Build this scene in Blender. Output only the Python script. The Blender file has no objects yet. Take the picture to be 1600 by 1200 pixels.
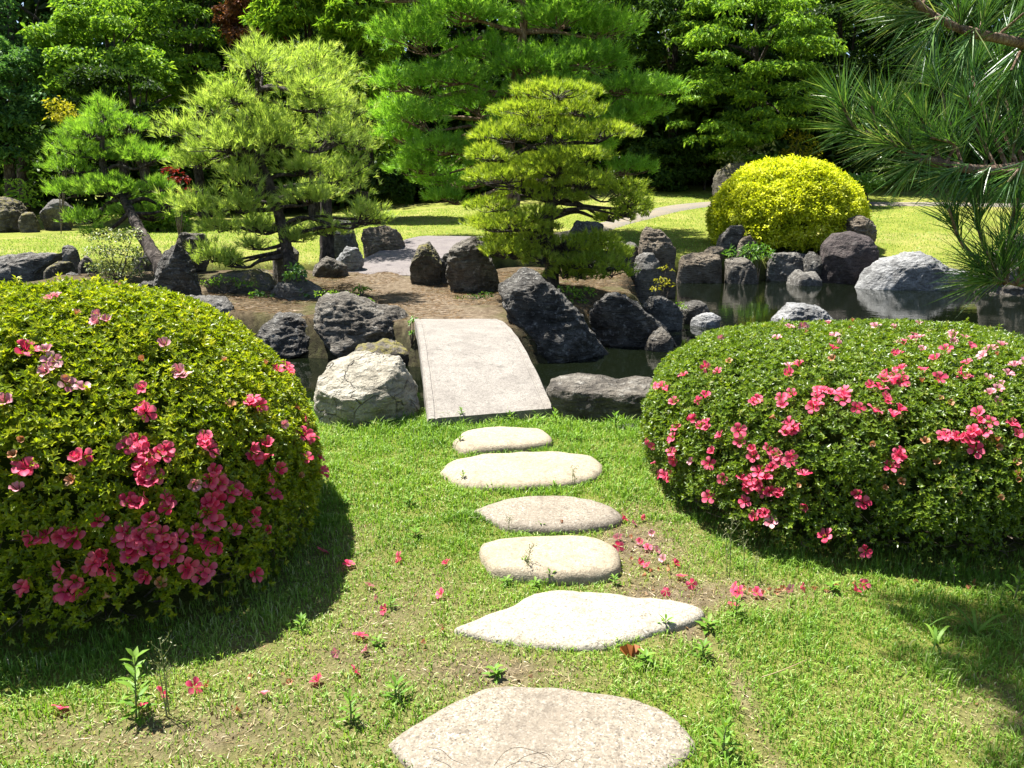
import bpy, math, random
import numpy as np
from mathutils import Vector, Matrix

random.seed(7)
RNG = np.random.default_rng(11)
SC = bpy.context.scene
COL = SC.collection
R = math.radians

# ------------------------------------------------------------------ camera, sky, sun, exposure
EYE = 1.55
FPX = 1200.0
PITCH = math.atan(290.0 / FPX)
cam_d = bpy.data.cameras.new('camera')
cam_d.sensor_width = 36.0
cam_d.lens = 36.0 * FPX / 1600.0
cam_d.clip_start = 0.05
cam_d.clip_end = 800
cam = bpy.data.objects.new('camera', cam_d)
cam.location = (0, 0, EYE)
cam.rotation_euler = (math.pi / 2 - PITCH, 0, 0)
COL.objects.link(cam)
SC.camera = cam

SUN_EL = R(66)
SUN_AZ = R(-56)          # measured from +Y towards +X
world = bpy.data.worlds.new('World')
SC.world = world
world.use_nodes = True
wn = world.node_tree
bg = wn.nodes.get('Background') or wn.nodes.new('ShaderNodeBackground')
sky = wn.nodes.new('ShaderNodeTexSky')
sky.sky_type = 'NISHITA'
sky.sun_disc = False
sky.sun_elevation = SUN_EL
sky.sun_rotation = SUN_AZ % (2 * math.pi)
wn.links.new(sky.outputs[0], bg.inputs[0])
bg.inputs[1].default_value = 0.05
out = wn.nodes.get('World Output') or wn.nodes.new('ShaderNodeOutputWorld')
wn.links.new(bg.outputs[0], out.inputs[0])

SUN_DIR = Vector((math.sin(SUN_AZ) * math.cos(SUN_EL), math.cos(SUN_AZ) * math.cos(SUN_EL), math.sin(SUN_EL)))
sun_d = bpy.data.lights.new('sun', 'SUN')
sun_d.energy = 4.6
sun_d.angle = R(0.5)
sun_d.color = (1.0, 0.965, 0.90)
sun = bpy.data.objects.new('sun', sun_d)
sun.rotation_euler = SUN_DIR.to_track_quat('Z', 'Y').to_euler()
sun.location = (0, 0, 30)
COL.objects.link(sun)

SC.view_settings.view_transform = 'Standard'
SC.view_settings.look = 'None'
SC.view_settings.exposure = 2.05
SC.view_settings.gamma = 1
SC.view_settings.use_curve_mapping = False
SC.render.engine = 'CYCLES'
SC.cycles.max_bounces = 6
SC.cycles.diffuse_bounces = 3
SC.cycles.transparent_max_bounces = 6

# ------------------------------------------------------------------ pixel (1600x1200) -> place
def ray(px, py):
    a = (px - 800) / FPX
    b = (600 - py) / FPX
    return np.array((a, math.cos(PITCH) + b * math.sin(PITCH), -math.sin(PITCH) + b * math.cos(PITCH)))

def atz(px, py, z):
    r = ray(px, py)
    t = (z - EYE) / r[2]
    return np.array((r[0] * t, r[1] * t, z))

def aty(px, py, y):
    r = ray(px, py)
    t = y / r[1]
    return np.array((r[0] * t, y, EYE + r[2] * t))

# ------------------------------------------------------------------ noise (numpy)
_perm = np.random.default_rng(3).permutation(256)
_perm = np.concatenate([_perm, _perm, _perm])
_grad = np.random.default_rng(4).normal(size=(256, 3))
_grad /= np.linalg.norm(_grad, axis=1)[:, None]

def pnoise(p):
    p = np.asarray(p, float)
    i = np.floor(p).astype(int)
    f = p - i
    u = f * f * f * (f * (f * 6 - 15) + 10)
    i &= 255
    res = 0
    for dx in (0, 1):
        wx = u[..., 0] if dx else 1 - u[..., 0]
        for dy in (0, 1):
            wy = u[..., 1] if dy else 1 - u[..., 1]
            for dz in (0, 1):
                wz = u[..., 2] if dz else 1 - u[..., 2]
                h = _perm[_perm[_perm[(i[..., 0] + dx) & 255] + ((i[..., 1] + dy) & 255)] + ((i[..., 2] + dz) & 255)]
                g = _grad[h]
                res = res + wx * wy * wz * (g[..., 0] * (f[..., 0] - dx) + g[..., 1] * (f[..., 1] - dy) + g[..., 2] * (f[..., 2] - dz))
    return res * 1.6

def fbm(p, octs=4, gain=0.5, ridged=False):
    p = np.asarray(p, float)
    a, s, v = 1.0, 1.0, 0
    for k in range(octs):
        n = pnoise(p * s + 17.3 * k)
        if ridged:
            n = 1 - 2 * np.abs(n)
        v = v + a * n
        a *= gain
        s *= 2.03
    return v

def sstep(a, b, x):
    t = np.clip((x - a) / (b - a), 0, 1)
    return t * t * (3 - 2 * t)

# ------------------------------------------------------------------ mesh helpers
def mesh_np(name, V, tris=None, quads=None, rnd=None, smooth=False, mats=None, fmat=None):
    me = bpy.data.meshes.new(name)
    V = np.asarray(V, np.float32)
    me.vertices.add(len(V))
    me.vertices.foreach_set('co', V.ravel())
    parts, starts, n = [], [], 0
    if tris is not None and len(tris):
        t = np.asarray(tris, np.int32)
        parts.append(t.ravel())
        starts.append(n + 3 * np.arange(len(t)))
        n += 3 * len(t)
    if quads is not None and len(quads):
        q = np.asarray(quads, np.int32)
        parts.append(q.ravel())
        starts.append(n + 4 * np.arange(len(q)))
        n += 4 * len(q)
    li = np.concatenate(parts)
    ls = np.concatenate(starts)
    me.loops.add(len(li))
    me.loops.foreach_set('vertex_index', li.astype(np.int32))
    me.polygons.add(len(ls))
    me.polygons.foreach_set('loop_start', ls.astype(np.int32))
    me.update(calc_edges=True)
    me.polygons.foreach_set('use_smooth', np.full(len(ls), smooth, bool))
    if rnd is not None:
        at = me.attributes.new('rnd', 'FLOAT', 'POINT')
        at.data.foreach_set('value', np.asarray(rnd, np.float32))
    for m in (mats or []):
        me.materials.append(m)
    if fmat is not None:
        me.polygons.foreach_set('material_index', np.asarray(fmat, np.int32))
    return me

def attr(me, name, vals):
    at = me.attributes.new(name, 'FLOAT', 'POINT')
    at.data.foreach_set('value', np.asarray(vals, np.float32))

def link(name, me, parent=None, loc=None, kind=None):
    o = bpy.data.objects.new(name, me)
    COL.objects.link(o)
    if parent is not None:
        o.parent = parent
    if loc is not None:
        o.location = loc
    if kind:
        o['kind'] = kind
    return o

def tag(o, label, cat, group=None):
    o['label'] = label
    o['category'] = cat
    if group:
        o['group'] = group
    return o

def thing(name, loc, label, cat, group=None):
    o = bpy.data.objects.new(name, None)
    o.empty_display_size = 0.1
    COL.objects.link(o)
    o.location = loc
    return tag(o, label, cat, group)

def norm(a):
    return a / np.maximum(np.linalg.norm(a, axis=-1, keepdims=True), 1e-9)

def rand_dirs(n):
    return norm(RNG.normal(size=(n, 3)))

def catmull(pts, per=6):
    P = np.asarray(pts, float)
    P = np.vstack([2 * P[0] - P[1], P, 2 * P[-1] - P[-2]])
    outp = []
    for i in range(1, len(P) - 2):
        for k in range(per):
            t = k / per
            a, b, c, d = P[i - 1], P[i], P[i + 1], P[i + 2]
            outp.append(0.5 * ((2 * b) + (-a + c) * t + (2 * a - 5 * b + 4 * c - d) * t * t + (-a + 3 * b - 3 * c + d) * t ** 3))
    outp.append(P[-2])
    return np.array(outp)

def tube_arr(pts, rads, sides=8, per=5, rough=0.0):
    """smooth tapered tube; returns verts, quads"""
    P = np.asarray(pts, float)
    Q = catmull(np.hstack([P, np.asarray(rads, float)[:, None]]), per)
    C, rr = Q[:, :3], np.maximum(Q[:, 3], 0.0005)
    T = norm(np.gradient(C, axis=0))
    up = np.array((0.31, 0.17, 0.93))
    A = norm(np.cross(T, up))
    B = np.cross(T, A)
    ang = np.linspace(0, 2 * math.pi, sides, endpoint=False)
    ring = (A[:, None, :] * np.cos(ang)[None, :, None] + B[:, None, :] * np.sin(ang)[None, :, None])
    rad = rr[:, None] * np.ones((1, sides))
    if rough:
        q = C[:, None, :] + ring * rr[:, None, None]
        rad = rad * (1 + rough * fbm(q * 9, 3))
    V = (C[:, None, :] + ring * rad[:, :, None]).reshape(-1, 3)
    n = len(C)
    i = np.arange(n - 1)[:, None] * sides
    j = np.arange(sides)[None, :]
    j2 = (j + 1) % sides
    F = np.stack([i + j, i + j2, i + sides + j2, i + sides + j], -1).reshape(-1, 4)
    return V, F

class MB:
    """collects vertex / face arrays into one mesh"""
    def __init__(self):
        self.V, self.T, self.Q, self.r, self.n = [], [], [], [], 0
    def add(self, V, tris=None, quads=None, rnd=None):
        V = np.asarray(V, float)
        if tris is not None and len(tris):
            self.T.append(np.asarray(tris) + self.n)
        if quads is not None and len(quads):
            self.Q.append(np.asarray(quads) + self.n)
        self.V.append(V)
        self.r.append(np.full(len(V), 0.5) if rnd is None else (np.full(len(V), rnd) if np.isscalar(rnd) else np.asarray(rnd)))
        self.n += len(V)
    def tube(self, pts, rads, sides=8, per=5, rough=0.0, rnd=0.5):
        V, F = tube_arr(pts, rads, sides, per, rough)
        self.add(V, quads=F, rnd=rnd)
    def mesh(self, name, mat, smooth=False):
        return mesh_np(name, np.vstack(self.V), np.vstack(self.T) if self.T else None, np.vstack(self.Q) if self.Q else None,
                       np.concatenate(self.r), smooth, [mat])

def leaf_arr(P, D, N, L, W, fold=0.25, rnd=None, droop=0.0):
    """kite leaves, folded along the midrib: 4 verts, 2 triangles each"""
    n = len(P)
    D = norm(D)
    S = norm(np.cross(D, N))
    N2 = np.cross(S, D)
    L = np.broadcast_to(L, (n,))[:, None]
    W = np.broadcast_to(W, (n,))[:, None]
    tip = P + D * L - N2 * L * droop
    mid = P + D * L * 0.48
    l = mid + S * W * 0.5 + N2 * W * fold
    r = mid - S * W * 0.5 + N2 * W * fold
    V = np.stack([P, l, tip, r], 1).reshape(-1, 3)
    b = np.arange(n)[:, None] * 4
    T = np.concatenate([b + np.array([[0, 2, 1]]), b + np.array([[0, 3, 2]])], 0)
    rn = np.repeat(RNG.random(n) if rnd is None else rnd, 4)
    return V, T, rn

def needle_arr(P, D, L, W, rnd=None):
    """straight needles: one slim triangle each"""
    n = len(P)
    D = norm(D)
    S = norm(np.cross(D, rand_dirs(n)))
    L = np.broadcast_to(L, (n,))[:, None]
    W = np.broadcast_to(W, (n,))[:, None]
    V = np.stack([P - S * W * 0.5, P + S * W * 0.5, P + D * L], 1).reshape(-1, 3)
    T = np.arange(3 * n).reshape(n, 3)
    rn = np.repeat(RNG.random(n) if rnd is None else rnd, 3)
    return V, T, rn

# ------------------------------------------------------------------ materials
def newmat(name):
    m = bpy.data.materials.new(name)
    m.use_nodes = True
    nt = m.node_tree
    nt.nodes.clear()
    o = nt.nodes.new('ShaderNodeOutputMaterial')
    return m, nt, o

def ND(nt, t, **kw):
    n = nt.nodes.new(t)
    for k, v in kw.items():
        setattr(n, k, v)
    return n

def ramp(nt, src, stops):
    r = nt.nodes.new('ShaderNodeValToRGB')
    e = r.color_ramp.elements
    while len(e) < len(stops):
        e.new(0.5)
    for i, (p, c) in enumerate(stops):
        e[i].position = p
        e[i].color = (*c, 1)
    nt.links.new(src, r.inputs[0])
    return r.outputs[0]

def mixc(nt, fac, a, b, mode='MIX'):
    m = nt.nodes.new('ShaderNodeMix')
    m.data_type = 'RGBA'
    m.blend_type = mode
    for s, v in ((m.inputs[0], fac), (m.inputs[6], a), (m.inputs[7], b)):
        if isinstance(v, (int, float)):
            s.default_value = v
        elif isinstance(v, tuple):
            s.default_value = (*v, 1)
        else:
            nt.links.new(v, s)
    return m.outputs[2]

def mathn(nt, op, a, b=None, c=None):
    m = nt.nodes.new('ShaderNodeMath')
    m.operation = op
    for s, v in zip(m.inputs, (a, b, c)):
        if v is None:
            continue
        if isinstance(v, (int, float)):
            s.default_value = v
        else:
            nt.links.new(v, s)
    return m.outputs[0]

def noise_n(nt, scale, detail=4, rough=0.55, dist=0.0, coord=None, vec_scale=None):
    n = nt.nodes.new('ShaderNodeTexNoise')
    n.inputs['Scale'].default_value = scale
    n.inputs['Detail'].default_value = detail
    n.inputs['Roughness'].default_value = rough
    n.inputs['Distortion'].default_value = dist
    if coord is None:
        coord = ND(nt, 'ShaderNodeNewGeometry').outputs['Position']
    if vec_scale:
        mp = nt.nodes.new('ShaderNodeMapping')
        mp.inputs['Scale'].default_value = vec_scale
        if len(vec_scale) == 3:
            nt.links.new(coord, mp.inputs['Vector'])
        coord = mp.outputs[0]
    nt.links.new(coord, n.inputs['Vector'])
    return n.outputs['Fac']

def bump(nt, h, strength, dist=0.02, prev=None):
    b = nt.nodes.new('ShaderNodeBump')
    b.inputs['Strength'].default_value = strength
    b.inputs['Distance'].default_value = dist
    nt.links.new(h, b.inputs['Height'])
    if prev is not None:
        nt.links.new(prev, b.inputs['Normal'])
    return b.outputs[0]

def leaf_mat(name, stops, transl=0.45, gloss=0.02, rough=0.5, tcol=(1.0, 1.0, 0.45)):
    m, nt, o = newmat(name)
    at = ND(nt, 'ShaderNodeAttribute', attribute_name='rnd')
    c = ramp(nt, at.outputs['Fac'], stops)
    d = ND(nt, 'ShaderNodeBsdfDiffuse')
    t = ND(nt, 'ShaderNodeBsdfTranslucent')
    g = ND(nt, 'ShaderNodeBsdfGlossy')
    g.inputs['Roughness'].default_value = rough
    g.inputs['Color'].default_value = (0.9, 0.9, 0.9, 1)
    nt.links.new(c, d.inputs[0])
    tc = mixc(nt, 1.0, c, tcol, 'MULTIPLY')
    nt.links.new(tc, t.inputs[0])
    m1 = ND(nt, 'ShaderNodeMixShader')
    m1.inputs[0].default_value = transl
    nt.links.new(d.outputs[0], m1.inputs[1])
    nt.links.new(t.outputs[0], m1.inputs[2])
    m2 = ND(nt, 'ShaderNodeMixShader')
    m2.inputs[0].default_value = gloss
    nt.links.new(m1.outputs[0], m2.inputs[1])
    nt.links.new(g.outputs[0], m2.inputs[2])
    nt.links.new(m2.outputs[0], o.inputs[0])
    return m

def principled(nt, o, base, rough=0.8, normal=None, spec=0.3):
    p = ND(nt, 'ShaderNodeBsdfPrincipled')
    if isinstance(base, tuple):
        p.inputs['Base Color'].default_value = (*base, 1)
    else:
        nt.links.new(base, p.inputs['Base Color'])
    p.inputs['Roughness'].default_value = rough
    p.inputs['Specular IOR Level'].default_value = spec
    if normal is not None:
        nt.links.new(normal, p.inputs['Normal'])
    nt.links.new(p.outputs[0], o.inputs[0])
    return p

def rock_mat(name, c0, c1, c2, lichen=(0.45, 0.45, 0.42), lich=0.5, scale=3.0, strata=0.0, moss=0.0, vein=None):
    m, nt, o = newmat(name)
    tc = ND(nt, 'ShaderNodeNewGeometry').outputs['Position']
    n1 = noise_n(nt, scale, 6, 0.62, 0.4, tc)
    n2 = noise_n(nt, scale * 5, 5, 0.65, 0.2, tc)
    n3 = noise_n(nt, scale * 26, 3, 0.7, 0.0, tc)
    col = ramp(nt, n1, [(0.30, c0), (0.50, c1), (0.72, c2)])
    col = mixc(nt, mathn(nt, 'MULTIPLY', ramp(nt, n2, [(0.55, (0, 0, 0)), (0.66, (1, 1, 1))]), lich), col, lichen)
    col = mixc(nt, ramp(nt, n3, [(0.40, (0.35,) * 3), (0.62, (0,) * 3)]), col, tuple(0.35 * a for a in c0))
    hh = mathn(nt, 'ADD', mathn(nt, 'MULTIPLY', n2, 0.7), mathn(nt, 'MULTIPLY', n3, 0.22))
    if strata:
        w = noise_n(nt, scale * 3.2, 5, 0.6, 0.6, tc, (1.0, 1.0, 4.5))
        hh = mathn(nt, 'ADD', hh, mathn(nt, 'MULTIPLY', w, strata))
        col = mixc(nt, ramp(nt, w, [(0.36, (0.7,) * 3), (0.52, (0,) * 3)]), col, tuple(0.5 * a for a in c0))
    if vein:
        v = ND(nt, 'ShaderNodeTexVoronoi', feature='DISTANCE_TO_EDGE')
        v.inputs['Scale'].default_value = scale * 1.5
        ad = ND(nt, 'ShaderNodeVectorMath', operation='ADD')
        dn = ND(nt, 'ShaderNodeTexNoise')
        dn.inputs['Scale'].default_value = 4
        nt.links.new(tc, dn.inputs['Vector'])
        nt.links.new(tc, ad.inputs[0])
        sc = ND(nt, 'ShaderNodeVectorMath', operation='SCALE')
        sc.inputs['Scale'].default_value = 0.35
        nt.links.new(dn.outputs['Color'], sc.inputs[0])
        nt.links.new(sc.outputs[0], ad.inputs[1])
        nt.links.new(ad.outputs[0], v.inputs['Vector'])
        e = ramp(nt, v.outputs['Distance'], [(0.0, (1,) * 3), (0.022, (0,) * 3)])
        e = mathn(nt, 'MULTIPLY', e, ramp(nt, n2, [(0.42, (0,) * 3), (0.58, (1,) * 3)]))
        col = mixc(nt, mathn(nt, 'MULTIPLY', e, 0.55), col, vein)
        hh = mathn(nt, 'SUBTRACT', hh, mathn(nt, 'MULTIPLY', e, 0.5))
    if moss:
        gn = ND(nt, 'ShaderNodeNewGeometry')
        sx = ND(nt, 'ShaderNodeSeparateXYZ')
        nt.links.new(gn.outputs['Normal'], sx.inputs[0])
        mf = mathn(nt, 'MULTIPLY', ramp(nt, sx.outputs['Z'], [(0.2, (0,) * 3), (0.7, (1,) * 3)]), ramp(nt, n2, [(0.45, (0,) * 3), (0.6, (1,) * 3)]))
        col = mixc(nt, mathn(nt, 'MULTIPLY', mf, moss), col, (0.16, 0.14, 0.03))
    principled(nt, o, col, 0.85, bump(nt, hh, 1.0, 0.09), 0.25)
    return m

M = {}
M['rock_dark'] = rock_mat('rock_dark', (0.032, 0.029, 0.024), (0.100, 0.092, 0.080), (0.22, 0.21, 0.185), (0.36, 0.35, 0.32), 0.85, 3.2, 0.9)
M['rock_brown'] = rock_mat('rock_brown', (0.0490, 0.0420, 0.0336), (0.1400, 0.1225, 0.0980), (0.2520, 0.2310, 0.1925), (0.3500, 0.3290, 0.2870), 0.7, 3.0, 0.6)
M['rock_grey'] = rock_mat('rock_grey', (0.06, 0.054, 0.046), (0.15, 0.14, 0.124), (0.26, 0.25, 0.225), (0.37, 0.36, 0.33), 0.7, 3.0, 0.5)
M['rock_white'] = rock_mat('rock_white', (0.21, 0.185, 0.135), (0.33, 0.30, 0.235), (0.42, 0.395, 0.325), (0.44, 0.43, 0.375), 0.5, 2.2, 0.2, 0, (0.11, 0.08, 0.05))
M['rock_pale'] = rock_mat('rock_pale', (0.09, 0.088, 0.085), (0.23, 0.23, 0.225), (0.36, 0.36, 0.355), (0.43, 0.43, 0.42), 0.6, 2.4, 0.35)
M['rock_tan'] = rock_mat('rock_tan', (0.0700, 0.0525, 0.0350), (0.1820, 0.1470, 0.1050), (0.2940, 0.2520, 0.1890), (0.3500, 0.3220, 0.2660), 0.45, 2.6, 1.0)
M['rock_mossy'] = rock_mat('rock_mossy', (0.0350, 0.0315, 0.0245), (0.1050, 0.0910, 0.0700), (0.2100, 0.1890, 0.1540), (0.2940, 0.2800, 0.2380), 0.5, 2.0, 0.3, 0.9)
M['rock_purple'] = rock_mat('rock_purple', (0.0315, 0.0245, 0.0238), (0.0665, 0.0525, 0.0490), (0.1120, 0.0910, 0.0840), (0.1820, 0.1680, 0.1540), 0.35, 2.0, 0.2)

def granite(name, base, dark, light, stain, speck=0.5):
    m, nt, o = newmat(name)
    tc = ND(nt, 'ShaderNodeNewGeometry').outputs['Position']
    v = ND(nt, 'ShaderNodeTexVoronoi')
    v.inputs['Scale'].default_value = 190
    nt.links.new(tc, v.inputs['Vector'])
    sx = ND(nt, 'ShaderNodeSeparateColor')
    nt.links.new(v.outputs['Color'], sx.inputs[0])
    col = ramp(nt, sx.outputs[0], [(0.0, dark), (0.22, base), (0.7, base), (1.0, light)])
    col = mixc(nt, speck, base, col)
    n1 = noise_n(nt, 4.0, 5, 0.6, 0.3, tc)
    n2 = noise_n(nt, 17, 4, 0.6, 0.3, tc)
    col = mixc(nt, mathn(nt, 'MULTIPLY', ramp(nt, n1, [(0.40, (0,) * 3), (0.70, (1,) * 3)]), 0.75), col, stain)
    n5 = noise_n(nt, 55, 4, 0.7, 0.2, tc)
    col = mixc(nt, ramp(nt, n5, [(0.34, (0.5,) * 3), (0.5, (0,) * 3)]), col, tuple(0.6 * a for a in stain))
    col = mixc(nt, ramp(nt, n5, [(0.58, (0,) * 3), (0.72, (0.45,) * 3)]), col, light)
    col = mixc(nt, ramp(nt, n2, [(0.30, (0.55,) * 3), (0.45, (0,) * 3)]), col, tuple(0.55 * a for a in stain))
    n3 = noise_n(nt, 120, 3, 0.7, 0, tc)
    n4 = noise_n(nt, 30, 3, 0.7, 0, tc)
    h = mathn(nt, 'ADD', mathn(nt, 'MULTIPLY', n3, 0.35), mathn(nt, 'MULTIPLY', n4, 0.6))
    principled(nt, o, col, 0.85, bump(nt, h, 0.55, 0.012), 0.2)
    return m
M['step_cream'] = granite('step_cream', (0.265, 0.225, 0.16), (0.10, 0.082, 0.058), (0.36, 0.32, 0.24), (0.20, 0.163, 0.112), 0.75)
M['step_white'] = granite('step_white', (0.275, 0.245, 0.19), (0.07, 0.065, 0.055), (0.40, 0.38, 0.33), (0.205, 0.175, 0.125), 0.9)
M['step_grey'] = granite('step_grey', (0.185, 0.158, 0.12), (0.062, 0.052, 0.041), (0.31, 0.28, 0.235), (0.135, 0.113, 0.087), 0.9)
M['bridge_stone'] = granite('bridge_stone', (0.190, 0.173, 0.150), (0.075, 0.067, 0.058), (0.285, 0.262, 0.230), (0.118, 0.105, 0.092), 0.85)
M['bridge_far'] = granite('bridge_far', (0.1400, 0.1225, 0.1155), (0.0770, 0.0700, 0.0665), (0.2030, 0.1855, 0.1750), (0.0980, 0.0840, 0.0840), 0.5)

def bark(name, c0, c1, c2, scale=14):
    m, nt, o = newmat(name)
    tc = ND(nt, 'ShaderNodeNewGeometry').outputs['Position']
    n1 = noise_n(nt, scale, 5, 0.65, 0.5, tc, (1, 1, 0.45))
    n2 = noise_n(nt, scale * 5, 4, 0.6, 0.2, tc)
    col = ramp(nt, n1, [(0.33, c0), (0.5, c1), (0.68, c2)])
    h = mathn(nt, 'ADD', n1, mathn(nt, 'MULTIPLY', n2, 0.3))
    principled(nt, o, col, 0.9, bump(nt, h, 1.0, 0.04), 0.15)
    return m
M['bark_dark'] = bark('bark_dark', (0.015, 0.012, 0.010), (0.045, 0.036, 0.030), (0.12, 0.10, 0.085))
M['bark_red'] = bark('bark_red', (0.05, 0.03, 0.02), (0.16, 0.10, 0.065), (0.30, 0.22, 0.16))
M['bark_shoot'] = bark('bark_shoot', (0.08, 0.05, 0.035), (0.24, 0.16, 0.11), (0.42, 0.33, 0.25), 70)
M['twig'] = bark('twig', (0.06, 0.045, 0.035), (0.15, 0.12, 0.09), (0.26, 0.22, 0.17), 40)

M['azalea_leaf'] = leaf_mat('azalea_leaf', [(0.0, (0.0820, 0.1372, 0.0043)), (0.5, (0.2049, 0.2742, 0.0069)), (0.8, (0.3442, 0.3906, 0.0138)), (1.0, (0.4263, 0.4155, 0.0345))], 0.5, 0.025, 0.4)
M['azalea_leaf_dark'] = leaf_mat('azalea_leaf_dark', [(0.0, (0.0500, 0.1024, 0.0083)), (0.5, (0.1233, 0.2006, 0.0126)), (0.88, (0.2158, 0.2987, 0.0230)), (1.0, (0.2928, 0.2560, 0.0837))], 0.5, 0.03, 0.4)
M['core_shade'] = leaf_mat('core_shade', [(0.0, (0.020, 0.030, 0.006)), (1.0, (0.030, 0.042, 0.010))], 0.0, 0.0)  # very dark green, interior shade put into the colour of the filler shells
M['petal'] = leaf_mat('petal', [(0.0, (0.62, 0.030, 0.095)), (0.5, (0.74, 0.080, 0.175)), (1.0, (0.80, 0.19, 0.28))], 0.55, 0.01, 0.5, (1, 0.85, 0.9))
M['petal_pale'] = leaf_mat('petal_pale', [(0.0, (0.5184, 0.1440, 0.1872)), (0.5, (0.5616, 0.2376, 0.2880)), (1.0, (0.5760, 0.3456, 0.3168))], 0.4, 0.03, 0.5, (0.7200, 0.5760, 0.5760))
M['petal_faded'] = leaf_mat('petal_faded', [(0.0, (0.2940, 0.0910, 0.0350)), (0.5, (0.4340, 0.1820, 0.0840)), (1.0, (0.4620, 0.2800, 0.1540))], 0.35, 0.02, 0.6, (0.7000, 0.5600, 0.4200))
M['stamen'] = leaf_mat('stamen', [(0.0, (0.5250, 0.2450, 0.2100)), (1.0, (0.5250, 0.3150, 0.1750))], 0.2, 0.0)

M['needle_gold'] = leaf_mat('needle_gold', [(0.0, (0.1655, 0.2479, 0.0241)), (0.5, (0.3136, 0.4250, 0.0423)), (1.0, (0.4790, 0.5313, 0.0966))], 0.55, 0.02, 0.5)
M['needle_olive'] = leaf_mat('needle_olive', [(0.0, (0.1855, 0.2904, 0.0486)), (0.5, (0.3586, 0.4884, 0.1053)), (1.0, (0.5687, 0.6600, 0.2268))], 0.55, 0.02, 0.5)
M['needle_green'] = leaf_mat('needle_green', [(0.0, (0.1094, 0.2547, 0.0274)), (0.5, (0.2190, 0.4390, 0.0440)), (1.0, (0.3598, 0.5620, 0.1098))], 0.55, 0.02, 0.5)
M['needle_mid'] = leaf_mat('needle_mid', [(0.0, (0.1080, 0.2390, 0.0281)), (0.5, (0.2159, 0.3984, 0.0451)), (1.0, (0.3470, 0.5136, 0.1015))], 0.55, 0.02, 0.5)
M['needle_dark'] = leaf_mat('needle_dark', [(0.0, (0.0238, 0.0756, 0.0186)), (0.5, (0.0595, 0.1436, 0.0299)), (0.88, (0.1190, 0.2268, 0.0466)), (1.0, (0.2499, 0.3024, 0.1064))], 0.4, 0.03, 0.35)

M['leaf_blue'] = leaf_mat('leaf_blue', [(0.0, (0.0357, 0.0980, 0.0322)), (0.5, (0.0805, 0.1883, 0.0539)), (1.0, (0.1617, 0.3052, 0.0805))], 0.48, 0.015)
M['leaf_mid'] = leaf_mat('leaf_mid', [(0.0, (0.0753, 0.1686, 0.0231)), (0.5, (0.1612, 0.2995, 0.0331)), (1.0, (0.3011, 0.4489, 0.0562))], 0.48, 0.015)
M['leaf_fresh'] = leaf_mat('leaf_fresh', [(0.0, (0.0903, 0.2041, 0.0185)), (0.5, (0.1984, 0.3457, 0.0316)), (1.0, (0.3436, 0.5028, 0.0554))], 0.48, 0.015)
M['leaf_dark'] = leaf_mat('leaf_dark', [(0.0, (0.0126, 0.0336, 0.0070)), (0.5, (0.0294, 0.0672, 0.0112)), (1.0, (0.0630, 0.1134, 0.0182))], 0.48, 0.015)
M['leaf_under'] = leaf_mat('leaf_under', [(0.0, (0.0210, 0.0525, 0.0084)), (0.5, (0.0490, 0.1050, 0.0140)), (1.0, (0.0980, 0.1750, 0.0245))], 0.45, 0.015)
M['leaf_rust'] = leaf_mat('leaf_rust', [(0.0, (0.0945, 0.0315, 0.0154)), (0.5, (0.1785, 0.0686, 0.0315)), (1.0, (0.2730, 0.1155, 0.0525))], 0.3, 0.03)
M['leaf_red'] = leaf_mat('leaf_red', [(0.0, (0.0784, 0.0056, 0.0077)), (0.5, (0.1666, 0.0119, 0.0140)), (1.0, (0.2940, 0.0294, 0.0196))], 0.45, 0.03, 0.4, (0.7000, 0.4200, 0.3500))
M['leaf_yellow'] = leaf_mat('leaf_yellow', [(0.0, (0.2002, 0.2184, 0.0133)), (0.5, (0.3276, 0.3094, 0.0182)), (1.0, (0.4550, 0.4095, 0.0455))], 0.48, 0.015)
M['leaf_gold'] = leaf_mat('leaf_gold', [(0.0, (0.2268, 0.3006, 0.0112)), (0.3, (0.4725, 0.5210, 0.0141)), (0.75, (0.6615, 0.6813, 0.0253)), (1.0, (0.7371, 0.7614, 0.1261))], 0.45, 0.01)
M['leaf_pale'] = leaf_mat('leaf_pale', [(0.0, (0.0910, 0.1547, 0.0273)), (0.5, (0.2002, 0.2548, 0.0637)), (1.0, (0.4186, 0.4368, 0.2184))], 0.50, 0.05)
M['leaf_vivid'] = leaf_mat('leaf_vivid', [(0.0, (0.0546, 0.1547, 0.0112)), (0.5, (0.1092, 0.2548, 0.0182)), (1.0, (0.2002, 0.3458, 0.0364))], 0.45, 0.05)
M['grass'] = leaf_mat('grass', [(0.0, (0.0904, 0.1865, 0.0188)), (0.45, (0.1883, 0.3375, 0.0384)), (0.72, (0.2862, 0.4263, 0.0683)), (0.86, (0.3766, 0.4441, 0.1452)), (1.0, (0.4670, 0.4707, 0.2562))], 0.45, 0.02, 0.5)
M['weed'] = leaf_mat('weed', [(0.0, (0.0665, 0.1512, 0.0154)), (0.5, (0.1134, 0.2268, 0.0224)), (1.0, (0.1890, 0.3024, 0.0427))], 0.42, 0.012, 0.5)
M['straw'] = leaf_mat('straw', [(0.0, (0.2380, 0.1680, 0.0700)), (1.0, (0.3640, 0.2940, 0.1540))], 0.25, 0.04)
M['seed_stem'] = leaf_mat('seed_stem', [(0.0, (0.1400, 0.1680, 0.0560)), (1.0, (0.2520, 0.2520, 0.1190))], 0.3, 0.04)
M['dry_leaf'] = leaf_mat('dry_leaf', [(0.0, (0.2380, 0.0770, 0.0175)), (1.0, (0.3220, 0.1190, 0.0280))], 0.3, 0.04)
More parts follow.
